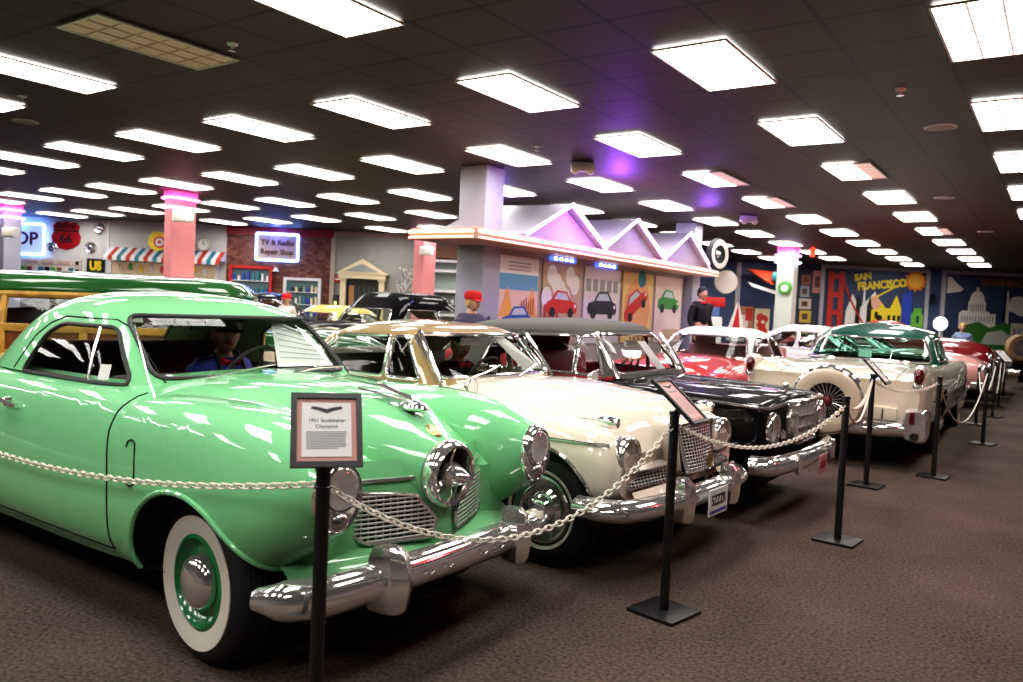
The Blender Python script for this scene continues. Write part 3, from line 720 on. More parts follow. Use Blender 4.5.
for s0, s1, z0, z1, m, lb in ((9.62,9.92,2.72,3.05,mat('rust_print',(.35,.12,.08),.6),'small rust print high on the dark board'), (10.0,10.32,2.45,3.2,mat('rose_print',(.5,.25,.2),.6),'tall rose print high on the dark board'),
                           (9.6,9.9,2.3,2.68,mat('grey_print',(.30,.32,.36),.6),'grey print in the middle of the dark board'), (9.58,9.98,1.9,2.25,mat('cream_print',(.6,.5,.4),.6),'cream print in the middle of the dark board'),
                           (9.62,10.0,1.45,1.85,mat('gold_print',(.6,.42,.05),.5),'yellow print low on the dark board'), (9.7,9.95,1.05,1.35,mat('green_print',(.25,.32,.10),.6),'olive print lowest on the dark board')):
    board('print', lb, 'picture', s0, s1, z0, z1, m, [(-.3,-.25,.2,.25,mat('print_dark',(.12,.06,.05),.6))], 'prints beside the San Francisco mural')
wallbox('trim_6', mat('dark_board', (.035,.04,.07), .6), 9.5, 10.34, .9, 3.3, DB-.005, .03)
t = wthing('hydroplane_model', 'red and white hydroplane boat hung on the blue wall', 'boat', 8.25, 2.9, DB-.5)
MB().add([(-.62,-.1,.22),(.64,-.1,.14),(.1,-.5,-.28),(.05,.1,-.2),(-.62,.1,.22),(.64,.1,.14)], [(0,1,2),(0,2,3,4),(1,5,3,2),(0,4,5,1)]).build('hull', mat('boat_red', (.62,.06,.02), .4), t, smooth=False)
MB().add([(-.62,-.15,-.2),(-.5,-.3,-.36),(.1,-.5,-.55),(.6,-.3,-.62),(.55,-.15,-.5),(.0,-.2,-.38)], [(0,1,2,3,4,5)]).build('float', WHITE, t, smooth=False)
MB().ell((.18,-.5,-.02), (.14,.1,.17), 12, 8).build('cockpit', TEAL, t)
MB().box((0,.25,.1), (.05,.5,.05)).build('bracket', DKGREY, t)
t = wthing('round_lamp_sign', 'white lit round sign on a post between the two murals', 'sign', 14.05, 0, DB-.6)
MB().lathe([(0,-.06),(.22,-.06),(.23,0),(.0,0)], 28, xf=Matrix.Translation((0,0,1.62))).build('globe', emis('lit_globe', (1.,.93,.85), 1.6), t)
MB().lathe([(0,0),(.2,0),(.18,.03),(.03,.05),(.03,1.4),(0,1.4)], 14, axis='Z').build('post', WHITE, t); MB().lathe([(0,-.07),(.035,-.07),(.035,-.06)], 10, xf=Matrix.Translation((0,0,1.62))).build('red_dot', REDP, t)
t = wthing('wall_lantern', 'dark lantern on the blue wall between the two murals', 'lamp', 14.02, 2.4, DB)
MB().box((0,-.12,0), (.14,.14,.22)).box((0,-.03,.05), (.05,.08,.3)).build('case', BLACKP, t, smooth=False); MB().lathe([(0,.2),(.12,.1),(0,.1)], 10, axis='Z', xf=Matrix.Translation((0,-.12,0))).build('roof', BLACKP, t)
t = wthing('fuel_pump', 'white vintage fuel pump with red top before the blue wall', 'fuel pump', 5.45, 0, 22)
MB().box((0,0,.75), (.5,.4,1.5)).build('cabinet', WHITE, t, bev=.05); MB().box((0,0,1.9), (.62,.34,.26)).build('header', REDP, t, bev=.03)
MB().box((0,0,1.66), (.34,.3,.3)).build('neck', mat('pump_blue', (.12,.2,.45), .4), t, bev=.03); MB().lathe([(0,-.21),(.14,-.21),(.15,-.19)], 18, xf=Matrix.Translation((0,0,1.2))).build('dial', PAPER, t)
MB().tube([(.26,0,1.0),(.38,-.05,.7),(.3,-.05,.4),(.26,0,.6)], .02, 6).build('hose', BLACKM, t)
t = wthing('toy_sailboat', 'model sailboat with red and white sail', 'boat', 6.12, 0, 22); t.scale = (.72,.72,.96)
MB().add([(-.35,0,1.15),(.35,0,1.15),(.05,0,2.1)], [(0,1,2)]).build('sail', PAPER, t, smooth=False); MB().add([(-.16,-.02,1.2),(.16,-.02,1.2),(.05,-.02,1.95)], [(0,1,2)]).build('sail_panel', REDP, t, smooth=False)
MB().add([(-.4,-.1,1.05),(.4,-.1,1.05),(.5,0,1.12),(.4,.1,1.05),(-.4,.1,1.05),(-.3,0,.9),(.3,0,.9)], [(0,1,2,3,4),(0,5,6,1),(1,6,2),(2,6,3),(3,6,5,4),(4,5,0)]).build('hull', WHITE, t, smooth=False)
MB().box((0,0,.45), (.5,.4,.9)).build('stand', DKGREY, t, smooth=False); MB().tube([(.05,0,1.1),(.05,0,2.15)], .012, 6).build('mast', TERRA, t)
t = wthing('green_clock', 'small green rimmed round clock on the white neon pillar', 'clock', 0, 0, 0)
t.location = (-6.25,21.58,2.35); t.rotation_euler = (0,0,0)
MB().lathe([(0,-.05),(.12,-.05),(.13,0)], 20).build('dial', PAPER, t); MB().lathe([(.1,-.05),(.12,-.07),(.17,-.05),(.18,0)], 20).build('rim', GREENP, t)
t = thing('red_lantern', 'small red lamp at the top of the white neon pillar', 'lamp', (-5.6,21.6,3.3))
MB().lathe([(0,-.14),(.07,-.12),(.08,.08),(0,.14)], 14, axis='Z').build('globe', mat('red_glow', (.6,.05,.02), .4, emit=(1,.1,.03), estr=.8), t)
MB().box((-.15,0,.05), (.3,.03,.03)).build('arm', DKGREY, t)
t = thing('round_wall_sign', 'pale round sign hanging below the right end of the canopy', 'sign', (-6.05,16.6,2.25), YAW)
MB().lathe([(0,-.03),(.24,-.03),(.25,0),(0,0)], 24).build('disc', mat('pale_disc', (.55,.52,.42), .5), t)
MB().tube([(0,0,.2),(0,0,.12),(0,.0,.26)], .01, 6).build('hook', DKGREY, t)
# ------------------------------------------------------------------ barrier posts, chains and information signs
IVORY = mat('ivory_plastic', (.86,.79,.68), .35)
posts = {}
def post(x, y, h, label, grp='black barrier posts along the aisle', base=.135):
    t = thing('barrier_post', label, 'post', (x,y,0), rnd.uniform(-.08,.08)-.15, grp)
    MB().box((0,0,.009), (base*2,base*2,.018)).build('base_plate', BLACKM, t, bev=.004)
    MB().lathe([(0,.018),(.0235,.018),(.0235,h-.02),(.027,h-.018),(.027,h),(0,h+.004)], 18, axis='Z').build('pole', BLACKM, t)
    MB().tube([(.024*math.cos(a),.024*math.sin(a),h-.07) for a in [k*PI/6 for k in range(12)]], .005, 6, closed=True).build('hook_ring', BLACKM, t)
    return t
PP = [(-1.955,1.785,.96),(-1.59,3.75,1.02),(-1.22,5.8,1.0),(-1.46,7.97,1.04),(-1.03,9.0,1.01),(-.84,12.1,1.0),(-1.12,14.5,.9),(-1.0,16.04,.95),(-1.05,18.26,.95),(-1.12,20.81,1.0)]
PL = ['black barrier post in front of the green coupe, holding the framed sheet','black barrier post in front of the cream coupe with tan roof','black barrier post before the black convertible','black barrier post with a tilted sign behind the cream car with the spare wheel',
      'black barrier post at the right rear corner of the cream car with green roof','black barrier post beside the cream car with green roof, standing out in the aisle','thin black barrier post in the aisle just beyond the cream car','black barrier post farther down the aisle beside the pink car','black barrier post down the aisle carrying a small tilted sign','black barrier post farthest down the aisle']
for (x, y, h), lb in zip(PP, PL): post(x, y, h, lb)
def chain(A, B, sag, label, links=True, r=.0037, pitch=.034, grp=None):
    A, B = Vector(A), Vector(B); L = (B-A).length
    N = 400
    P = [A.lerp(B, k/N)-Vector((0,0,sag*4*(k/N)*(1-k/N))) for k in range(N+1)]
    b = MB()
    if links:
        d = 0.; pts = [P[0]]; nxt = pitch
        for p, q in zip(P, P[1:]):
            seg = (q-p).length
            while d+seg >= nxt:
                pts.append(p.lerp(q, (nxt-d)/seg)); nxt += pitch
            d += seg
        for k in range(len(pts)-1):
            c = (pts[k]+pts[k+1])/2; tt = (pts[k+1]-pts[k]).normalized()
            up = Vector((0,0,1)); s = tt.cross(up).normalized(); n = s.cross(tt)
            ang = PI/4 if k % 2 else -PI/4
            s2 = s*math.cos(ang)+n*math.sin(ang)
            hl, hw = pitch*.5+.004, .0115
            ring = []
            for a in range(12):
                q = 2*PI*a/12; ca, sa = math.cos(q), math.sin(q)
                ring.append(c+tt*((hl-hw)*(1 if ca > 0 else -1)+hw*ca)+s2*hw*sa)
            b.tube(ring, r, 6, closed=True)
    else:
        b.tube([tuple(p) for p in P[::16]], r*2.2, 8)
    o = b.build('barrier_chain', IVORY, None); tag(o, label, 'chain', grp); return o
Z = .9
def hk(i, z=None): return (PP[i][0], PP[i][1], (PP[i][2]-.06) if z is None else z)
chain((-6.2,1.70,.93), hk(0), .225, 'ivory plastic chain hanging across the door of the green coupe')
chain(hk(0), hk(1), .36, 'ivory plastic chain sagging across the nose of the green coupe')
chain(hk(1), hk(2), .20, 'ivory plastic chain across the black convertible')
chain(hk(2), hk(3), .12, 'ivory chain from the post before the black convertible to the tilted sign post')
chain(hk(2,.95), hk(3,1.0), .25, 'lower ivory chain behind the spare wheel car sagging from the tilted sign post', False)
chain(hk(3), hk(4), .10, 'ivory chain behind the rear bumper of the cream car')
chain(hk(4), hk(5), .52, 'ivory chain sagging low beside the cream car in the aisle', False)
chain(hk(5), hk(6), .30, 'ivory chain just beyond the cream car', False)
chain(hk(6), hk(7), .40, 'ivory chain before the pink car', False)
chain(hk(7), hk(8), .55, 'ivory chain far down the aisle', False)
chain(hk(8), hk(9), .50, 'ivory chain farthest down the aisle', False)
# signs on posts
def info_sign(loc, face, tilt, label, w=.25, h=.30, paper=None, lines=11, rich=False):
    """framed sheet; face = heading of its normal, tilt = lean back from vertical"""
    t = thing('information_sign', label, 'sign', loc, face+PI/2, 'framed information sheets on posts')
    X = Matrix.Rotation(-tilt, 4, 'X')
    b = MB(); f = .018
    for s in (-1,1):
        b.box((s*(w/2-f/2),0,0), (f,.018,h), xf=X); b.box((0,0,s*(h/2-f/2)), (w-2*f,.018,f), xf=X)
    b.box((0,.006,0), (w-f,.006,h-f), xf=X); b.build('frame', BLACKM, t, smooth=False)
    MB().box((0,.0005,0), (w-2*f,.004,h-2*f), xf=X).build('mount', mat('rose_mount', (.62,.33,.28), .6), t, smooth=False)
    pw, ph = w-2*f-.032, h-2*f-.03
    MB().box((0,-.003,0), (pw,.002,ph), xf=X).build('sheet', paper or PAPER, t, smooth=False)
    INK = mat('ink', (.06,.06,.07), .7); GR = mat('grey_ink', (.33,.33,.36), .7)
    def bar(x0, z0, x1, z1, m, nm): MB().box(((x0+x1)/2,-.0045,(z0+z1)/2), (x1-x0,.0008,z1-z0), xf=X).build(nm, m, t, smooth=False)
    top = ph/2
    MB().prism([(-.045,top-.012),(-.02,top-.016),(0,top-.022),(.02,top-.016),(.045,top-.012),(.05,top-.020),(.02,top-.028),(0,top-.036),(-.02,top-.028),(-.05,top-.020)], -.0050, -.0042, axis='Y', xf=X).build('emblem', INK, t, smooth=False)
    if rich:
        for s, z, sz in (('1951 Studebaker', top-.060, .017), ('Champion', top-.080, .017)):
            o = text('heading', s, sz, INK, t, tuple(X @ Vector((0,-.0045,z))), (PI/2-tilt,0,0), .0003)
    else:
        bar(-.05, top-.062, .05, top-.052, GR, 'heading_line')
    for k in range(lines):
        z = top-.098-k*(ph-.12)/lines
        bar(-pw/2+.014, z-.0012, pw/2-.014-(.03 if k == lines-1 else rnd.uniform(0,.006)), z+.0012, GR, 'text_line')
    MB().box((0,.03,-.03), (.03,.05,.03), xf=X).build('clip', BLACKM, t, smooth=False)
    return t
info_sign((-1.912,1.752,1.085), math.atan2(-1.735,1.955)+.06, .5, 'black framed information sheet standing before the green coupe', (.222), .246, rich=True)
info_sign((-1.565,3.75,1.075), .0, .87, 'framed rose information sheet tilted back before the cream coupe with tan roof', .20, .30, mat('rose_sheet', (.70,.42,.40), .6))
info_sign((-1.425,7.97,1.07), .0, .76, 'framed sheet tilted edge on behind the cream car with the spare wheel', .25, .30)
info_sign((-1.02,18.26,1.0), -.5, .8, 'small white information sheet tilted far down the aisle', .3, .34)
# ------------------------------------------------------------------ car building tools (local x forward, y left, z up)
def hull_rows(stations, nx=6, ny=4, straight=()):
    """stations: (x, half profile from sill (outer) to centre line). Returns mirrored rows"""
    K = len(stations[0][1])
    st = [[(x,)+tuple(p) for p in prof] for x, prof in stations]
    tracks = [spline([s[k] for s in st], nx) for k in range(K)]
    rows = []
    for i in range(len(tracks[0])):
        h = [tracks[k][i] for k in range(K)]
        h = spline(h, ny)
        h = [(a, max(b, 0.), c) for a, b, c in h]
        left = h; right = [(a,-b,c) for a, b, c in h[:-1]]
        rows.append(right+left[::-1])
    return rows
def hull_bm(rows, cap0=True, cap1=True):
    bm = bmesh.new()
    V = [[bm.verts.new(p) for p in r] for r in rows]
    for a, b in zip(V, V[1:]):
        for j in range(len(a)-1):
            try: bm.faces.new((a[j],b[j],b[j+1],a[j+1]))
            except ValueError: pass
    for flag, r in ((cap0, V[0]), (cap1, V[-1])):
        if flag:
            n = len(r)
            for j in range(n//2):
                q = [r[j], r[j+1], r[n-2-j], r[n-1-j]]
                q = list(dict.fromkeys(q))
                if len(q) > 2:
                    try: bm.faces.new(q)
                    except ValueError: pass
    bmesh.ops.remove_doubles(bm, verts=bm.verts, dist=1e-5)
    bmesh.ops.recalc_face_normals(bm, faces=bm.faces)
    return bm
def loft_bm(rows, cap0=True, cap1=True):
    """closed rings"""
    bm = bmesh.new(); V = [[bm.verts.new(p) for p in r] for r in rows]; n = len(rows[0])
    for a, b in zip(V, V[1:]):
        for j in range(n): bm.faces.new((a[j],b[j],b[(j+1) % n],a[(j+1) % n]))
    if cap0: bm.faces.new(V[0][::-1])
    if cap1: bm.faces.new(V[-1])
    bmesh.ops.recalc_face_normals(bm, faces=bm.faces)
    return bm
def sell(cy, cz, hw, ht, hb, e, x, n=28, lean=0.):
    """superellipse ring across the car: different half heights above and below"""
    out = []
    for k in range(n):
        a = 2*PI*k/n; c, s = math.cos(a), math.sin(a)
        y = hw*math.copysign(abs(c)**(2/e), c); z = math.copysign(abs(s)**(2/e), s)*(ht if s > 0 else hb)
        out.append((x+lean*z, cy+y, cz+z))
    return out
def pod_rows(secs, nx=6, n=28, e=2.6):
    """secs: (x, yc, zc, hw, ht, hb, e?)"""
    S = spline([tuple(s) if len(s) == 7 else tuple(s)+(e,) for s in secs], nx)
    return [sell(s[1], s[2], max(s[3],.002), max(s[4],.002), max(s[5],.002), s[6], s[0], n) for s in S]
def gh_rows(rings, nr=4, n=72):
    """greenhouse rings: (xf, xr, w, zf, zr, ef, er, bulge)"""
    S = spline([tuple(r) for r in rings], nr); rows = []
    for xf, xr, w, zf, zr, ef, er, bl in S:
        xm = (xf+xr)/2; row = []
        for k in range(n):
            a = 2*PI*k/n; c, s = math.cos(a), math.sin(a)
            e = ef if c >= 0 else er
            x = xm+(xf-xm if c >= 0 else xm-xr)*math.copysign(abs(c)**(2/e), c)
            y = w*math.copysign(abs(s)**(2/e), s)
            t = (x-xr)/(xf-xr)
            z = zr+(zf-zr)*t+bl*(1-(y/max(w,1e-6))**2)*4*t*(1-t)
            row.append((x,y,z))
        rows.append(row)
    return rows
def cut(bm, poly, ax, filt):
    """splits the faces chosen by filt along a convex outline seen along one axis; returns the faces inside"""
    if area2(poly) < 0: poly = poly[::-1]
    S = [f for f in bm.faces if filt(f.calc_center_median(), f.normal)]
    for k in range(len(poly)):
        a, b = poly[k-1], poly[k]
        if (a[0]-b[0])**2+(a[1]-b[1])**2 < 1e-10: continue
        co, no = Vector((0,0,0)), Vector((0,0,0))
        co[ax[0]], co[ax[1]] = a; no[ax[0]], no[ax[1]] = b[1]-a[1], -(b[0]-a[0])
        no.normalize()
        es = set(e for f in S for e in f.edges); vs = set(v for f in S for v in f.verts)
        r = bmesh.ops.bisect_plane(bm, geom=S+list(es)+list(vs), plane_co=co, plane_no=no, dist=1e-6)
        S = [g for g in r['geom'] if isinstance(g, bmesh.types.BMFace) and (g.calc_center_median()-co).dot(no) < 0]
        if not S: break
    return S
def take(bm, S):
    """lifts faces out of bm: returns an MB with them and their outline loops"""
    m = MB(); idx = {}; E = {}
    for f in S:
        q = []
        for v in f.verts:
            if v not in idx: idx[v] = len(m.v); m.v.append(tuple(v.co))
            q.append(idx[v])
        m.f.append(q); m.m.append(0)
        for a, b in zip(q, q[1:]+q[:1]):
            k = (min(a,b), max(a,b)); E[k] = E.get(k, 0)+1
    nb = {}
    for (a,b), c in E.items():
        if c == 1: nb.setdefault(a, []).append(b); nb.setdefault(b, []).append(a)
    loops = []; seen = set()
    for s in nb:
        if s in seen: continue
        L = [s]; seen.add(s); cur = s
        while True:
            nx = [q for q in nb[cur] if q not in seen]
            if not nx: break
            cur = nx[0]; seen.add(cur); L.append(cur)
        if len(L) > 5: loops.append([m.v[i] for i in L])
    if S: bmesh.ops.delete(bm, geom=S, context='FACES')
    return m, loops
def dedupe(L, d=.006):
    out = [L[0]]
    for p in L[1:]:
        if (Vector(p)-Vector(out[-1])).length > d: out.append(p)
    if len(out) > 3 and (Vector(out[0])-Vector(out[-1])).length < d: out.pop()
    return out
def bmobj(bm, name, m, parent, ang=35, solid=0.):
    if solid:
        pass
    me = bpy.data.meshes.new(name); bm.to_mesh(me); bm.free()
    return finish(me, name, m, parent, True, ang)
def window(bm, poly, ax, filt, parent, name='window', gm=None, tm=None, tr=.012, inset=0., off=(0,0,0)):
    S = cut(bm, poly, ax, filt)
    m, loops = take(bm, S)
    if not m.f: print('no window', name); return None
    o = m.build(name, gm or GLASS, parent)
    if loops and tm:
        L = dedupe(max(loops, key=len))
        MB().tube(L, tr, 8, closed=True).build('window_trim', tm, o)
    return o
def arch(bm, poly, yin, sides=(-1,1), ymin=.5):
    """wheel openings through the body sides; returns one liner per opening and the outlines"""
    outs = []; loops_all = []
    for s in sides:
        S = cut(bm, poly, (0,2), lambda c, n, s=s: c.y*s > ymin)
        m, loops = take(bm, S)
        for L in sorted(loops, key=len)[-1:]:
            L = dedupe(L, .004); loops_all.append(L)
            outs.append(MB().grid([L, [(p[0],s*yin,p[2]) for p in L]], cv=True))
    return outs, loops_all
def wheel_proto(parent, loc, side, r=.335, w=.165, white=(.20,.285), rimc=None, cap='dome', rim_r=.20, cap_r=.115, steer=0.):
    xf = Matrix.Rotation(0 if side < 0 else PI, 4, 'Z')
    h = w/2
    t = MB()
    t.lathe([(rim_r-.01,h-.02),(rim_r,h),(r-.06,h+.008),(r-.02,h-.012),(r,h-.045),(r,-h+.045),(r-.02,-h+.012),(r-.06,-h-.008),(rim_r,-h),(rim_r-.01,-h+.03)], 48, xf=xf)
    for k in range(5): t.lathe([(r+.0005,-.045+.0225*k-.004),(r+.003,-.045+.0225*k),(r+.0005,-.045+.0225*k+.004)], 48, xf=xf)
    o = t.build('wheel', BLACKR, parent, loc=loc); o.rotation_euler = (0,0,steer)
    if white:
        a, b = white
        MB().lathe([(a,-h-.001),((a+b)/2,-h-.0105),(b,-h-.0125+.0),(b+.002,-h-.006)], 48, xf=xf).build('whitewall', WHITEW, o)
    MB().lathe([(rim_r+.004,-h-.002),(rim_r-.012,-h-.008),(rim_r-.02,-h+.012),(rim_r-.045,-h+.03),(cap_r,-h+.022),(cap_r*.8,-h+.02),(.0,-h+.02)], 48, xf=xf).build('rim', rimc or DULLCHROME, o)
    if cap == 'dome':
        MB().lathe([(cap_r+.004,-h+.02),(cap_r,-h-.004),(cap_r*.85,-h-.026),(cap_r*.5,-h-.042),(0,-h-.048)], 32, xf=xf).build('hubcap', CHROME, o)
    else:
        MB().lathe([(rim_r-.004,-h-.002),(rim_r-.015,-h-.018),(rim_r-.05,-h-.010),(rim_r*.62,-h-.03),(rim_r*.5,-h-.012),(rim_r*.36,-h-.045),(rim_r*.2,-h-.066),(0,-h-.07)], 40, xf=xf).build('hubcap', CHROME, o)
    return o
def bench(parent, x, w, z, m, back=.5, name='seat'):
    b = MB(); b.box((x,0,z), (.5,w,.2)); b.box((x-.30,0,z+back/2), (.16,w,back+.1), ry=-.15)
    return b.build(name, m, parent, bev=.05, seg=3)
def steering(parent, x, y, z, m=None):
    xf = Matrix.Translation((x,y,z)) @ Matrix.Rotation(-1.1, 4, 'Y')
    b = MB(); b.tube([(.19*math.cos(a),.19*math.sin(a),0) for a in [2*PI*k/28 for k in range(28)]], .012, 8, closed=True, xf=xf)
    b.tube([(-.18,0,0),(0,0,-.02),(.18,0,0)], .01, 6, xf=xf); b.tube([(0,0,-.02),(0,0,-.35)], .02, 6, xf=xf)
    return b.build('steering_wheel', m or mat('wheel_plastic', (.10,.09,.08), .35), parent)
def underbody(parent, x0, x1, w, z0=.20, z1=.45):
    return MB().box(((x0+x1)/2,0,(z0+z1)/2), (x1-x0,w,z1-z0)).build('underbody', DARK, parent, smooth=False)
def surf_line(tree, pts, ax, d, r, name, m, parent, out=.0, n=6):
    """a thin bead lying on a surface: points in the two axes ax, cast along the third from side d"""
    third = [k for k in range(3) if k not in ax][0]; P = []
    for a, b in pts:
        o = Vector((0,0,0)); o[ax[0]], o[ax[1]] = a, b; o[third] = d*3
        v = Vector((0,0,0)); v[third] = -d
        h = tree.ray_cast(o, v)
        if h[0] is not None: P.append(tuple(h[0]+h[1]*out*(1 if h[1].dot(v) < 0 else -1)))
    if len(P) < 2: return None
    return MB().tube(P, r, n).build(name, m, parent)
def btree(bm): return BVHTree.FromBMesh(bm)
def fillseg(a, b, n): return [(lerp(a[0],b[0],k/n), lerp(a[1],b[1],k/n)) for k in range(n+1)]
def dense(P, n=10, closed=False):
    out = []
    for a, b in zip(P, P[1:]+([P[0]] if closed else [])): out += fillseg(a, b, n)[:-1]
    return out+([] if closed else [P[-1]])
SHUT = mat('shut_line', (.004,.006,.004), .8)

def inner_shell(bm, d, name, m, parent):
    """lining on the inside of a shell that already has its windows cut"""
    b = bm.copy(); b.normal_update()
    for v in b.verts: v.co -= v.normal*d
    return bmobj(b, name, m, parent)
class Trees:
    """ray casts against several surfaces, nearest hit wins"""
    def __init__(s, *t): s.t = t
    def ray_cast(s, o, v):
        best = (None,None,None,None)
        for t in s.t:
            h = t.ray_cast(o, v)
            if h[0] is not None and (best[0] is None or h[3] < best[3]): best = h
        return best
# ------------------------------------------------------------------ the green bullet-nosed coupe
GREEN = paint('mint_green_paint', (.235,.64,.30), .3)
MAROON = mat('maroon_upholstery', (.085,.02,.022), .7)
BEIGE = mat('beige_headliner', (.42,.34,.25), .8)
def green_coupe():
    t = thing('coupe', 'mint green bullet-nosed coupe with whitewall tyres, nearest the camera', 'car', (-2.83,2.70,0))
    HW = .86
    def P(*q): return list(q)
    st = [
     (-4.15, P((.52,.50),(.62,.54),(.66,.62),(.66,.70),(.60,.78),(.45,.81),(.25,.82),(0,.82))),
     (-3.85, P((.66,.36),(.76,.45),(.80,.62),(.78,.76),(.70,.86),(.50,.91),(.25,.93),(0,.935))),
     (-3.2,  P((.74,.30),(.83,.42),(.855,.65),(.84,.84),(.77,.96),(.56,1.0),(.28,1.02),(0,1.03))),
     (-2.4,  P((.77,.29),(.85,.42),(.865,.68),(.85,.88),(.79,1.01),(.62,1.055),(.32,1.065),(0,1.07))),
     (-1.5,  P((.775,.30),(.85,.42),(.865,.68),(.855,.88),(.80,1.02),(.66,1.058),(.34,1.075),(0,1.08))),
     (-.95,  P((.775,.30),(.85,.42),(.865,.68),(.855,.88),(.80,1.025),(.66,1.062),(.36,1.088),(0,1.095))),
     (-.55,  P((.775,.31),(.85,.43),(.862,.68),(.852,.88),(.785,1.02),(.62,1.06),(.36,1.09),(0,1.10))),
     (-.2,   P((.76,.32),(.835,.44),(.845,.68),(.83,.87),(.75,.99),(.58,1.03),(.36,1.07),(0,1.09))),
     (.15,   P((.70,.36),(.74,.46),(.75,.66),(.73,.82),(.66,.92),(.50,.95),(.30,1.0),(0,1.04))),
     (.42,   P((.62,.40),(.66,.47),(.66,.62),(.64,.74),(.56,.80),(.44,.81),(.26,.86),(0,.90))),
     (.52,   P((.56,.43),(.60,.48),(.60,.60),(.57,.68),(.50,.72),(.40,.73),(.22,.78),(0,.82)))]
    bm = hull_bm(hull_rows(st, 7, 4))
    # opening for the cabin
    S = cut(bm, roundpoly([(-2.05,-.60),(-.82,-.62),(-.82,.62),(-2.05,.60)], .15), (0,1), lambda c, n: n.z > .5 and c.z > .9)
    take(bm, S)
    archp = [(-.365,.05)]+spline([(-.365,.30),(-.355,.44),(-.31,.56),(-.225,.645),(-.11,.695),(.02,.703),(.14,.672),(.25,.608),(.36,.52),(.46,.415),(.54,.30)],4)+[(.58,.05)]
    rarch = [(-2.92+.40*math.cos(a),.33+.36*math.sin(a)) for a in [PI*k/16 for k in range(17)]]+[(-3.32,.1),(-2.52,.1)]
    # front fenders: pods that run forward to the lamps
    def fender_rows(s):
        return [[(x, s*y, z) for x, y, z in r] for r in pod_rows([
          (-.62,.60,.68,.25,.36,.40,3.6),(-.25,.605,.68,.263,.372,.41,3.4),(.10,.615,.69,.250,.362,.40,3.0),(.32,.63,.70,.222,.335,.30,2.5),
          (.48,.645,.735,.182,.262,.235,2.35),(.60,.655,.765,.140,.183,.185,2.2),(.665,.66,.778,.112,.140,.135,2.1)], 8, 40)]
    liner, lips = arch(bm, archp, .5, ymin=.5)
    l2, _ = arch(bm, rarch, .5, ymin=.5)
    liner += l2
    fb = {}; fl = {}
    for s in (-1,1):
        f = loft_bm(fender_rows(s), True, True)
        l3, lp = arch(f, archp, .45, sides=(s,), ymin=.66 if False else .60)
        # inner part of the fender inside the wheel space is dropped too
        S = cut(f, [(p[0],p[1]) for p in archp], (0,2), lambda c, n, s=s: c.y*s > .0)
        take(f, S)
        fl[s] = l3
        fb[s] = (f, lp)
    tree = btree(bm); tf = btree(fb[-1][0]); tfl = btree(fb[1][0])
    body = bmobj(bm, 'body', GREEN, t, 40)
    for b in liner: b.build('wheel_well', DARK, t, smooth=False)
    for s in (-1,1):
        f, lp = fb[s]
        fo = bmobj(f, 'front_fender', GREEN, t, 40)
        for b in fl[s]: b.build('fender_well', DARK, fo, smooth=False)
        for L in lp[:1]: 
            L2 = [p for p in L if p[2] > .30]
            k = max(range(len(L2)), key=lambda i: (Vector(L2[i])-Vector(L2[i-1])).length)
            L2 = L2[k:]+L2[:k]
            MB().tube(L2, .012, 8).build('arch_lip', GREEN, fo)
    underbody(t, -4.0, .45, 1.1, .2, .5)
    # hood with the bullet nose
    hood = pod_rows([(-.78,0,.80,.60,.305,.3,3.4),(-.40,0,.80,.56,.305,.3,3.1),(0,0,.80,.49,.292,.28,2.8),(.28,0,.79,.39,.272,.24,2.5),(.44,0,.78,.285,.225,.19,2.3),(.56,0,.772,.198,.170,.155,2.15),(.625,0,.768,.148,.138,.135,2.05)], 8, 48)
    hb = loft_bm(hood); th = btree(hb)
    hd = bmobj(hb, 'hood', GREEN, t, 40)
    # seam where hood opens
    for s in (-1,1):
        surf_line(th, [(-.72,s*.50),(-.4,s*.475),(-.1,s*.42),(.2,s*.33)], (0,1), 1, .004, 'hood_seam', SHUT, hd)
    NX = Matrix.Translation((.63,0,.768)) @ Matrix.Rotation(.06, 4, 'Y') @ Matrix.Scale(.86,4)
    ring = MB().lathe([(.15,-.03),(.165,-.01),(.175,.025),(.168,.06),(.153,.08),(.140,.074),(.132,.04),(.130,.0)], 40, xf=NX, axis='X').build('nose_ring', CHROME, t)
    MB().lathe([(.131,.004),(.0,.004)], 32, xf=NX, axis='X').build('nose_cavity', DARK, ring)
    sp = MB().lathe([(.0,.01),(.060,.012),(.066,.04),(.060,.07),(.045,.11),(.024,.15),(.0,.172)], 32, xf=NX, axis='X')
    for k in range(3):
        a = PI/2+2*PI*k/3
        sp.tube([(.03,.05*math.cos(a),.05*math.sin(a)),(.055,.14*math.cos(a),.14*math.sin(a))], .012, 6, xf=NX)
    sp.build('nose_spinner', CHROME, t)
    # headlamp bezels
    for s in (-1,1):
        c = (.668, s*.66, .778)
        rows = []
        for k, (g, dx) in enumerate([(1.04,-.02),(1.06,.0),(1.02,.02),(.93,.032),(.84,.022)]):
            rows.append([(c[0]+dx, c[1]+.108*g*math.cos(a)*(1 if math.sin(a) > 0 else .86+.14*math.cos(a)**2), c[2]+(.138 if math.sin(a) > 0 else .135)*g*math.sin(a)) for a in [2*PI*q/36 for q in range(36)]])
        be = MB().grid(rows, cv=True).cap(rows[-1]).build('headlamp_bezel', CHROME, t)
        xf = Matrix.Translation((c[0]+.022, c[1], c[2]+.035))
        MB().lathe([(.0,-.0),(.05,.004),(.080,.012)], 28, xf=xf, axis='X').build('headlamp_reflector', REFL, be)
        MB().lathe([(.0,.036),(.04,.032),(.07,.02),(.083,.008)], 28, xf=xf, axis='X').build('headlamp_lens', LENS, be)
        MB().lathe([(.078,.0),(.088,.014),(.094,.004)], 28, xf=xf, axis='X').build('headlamp_rim', CHROME, be)
        xf = Matrix.Translation((c[0]+.02, c[1], c[2]-.088))
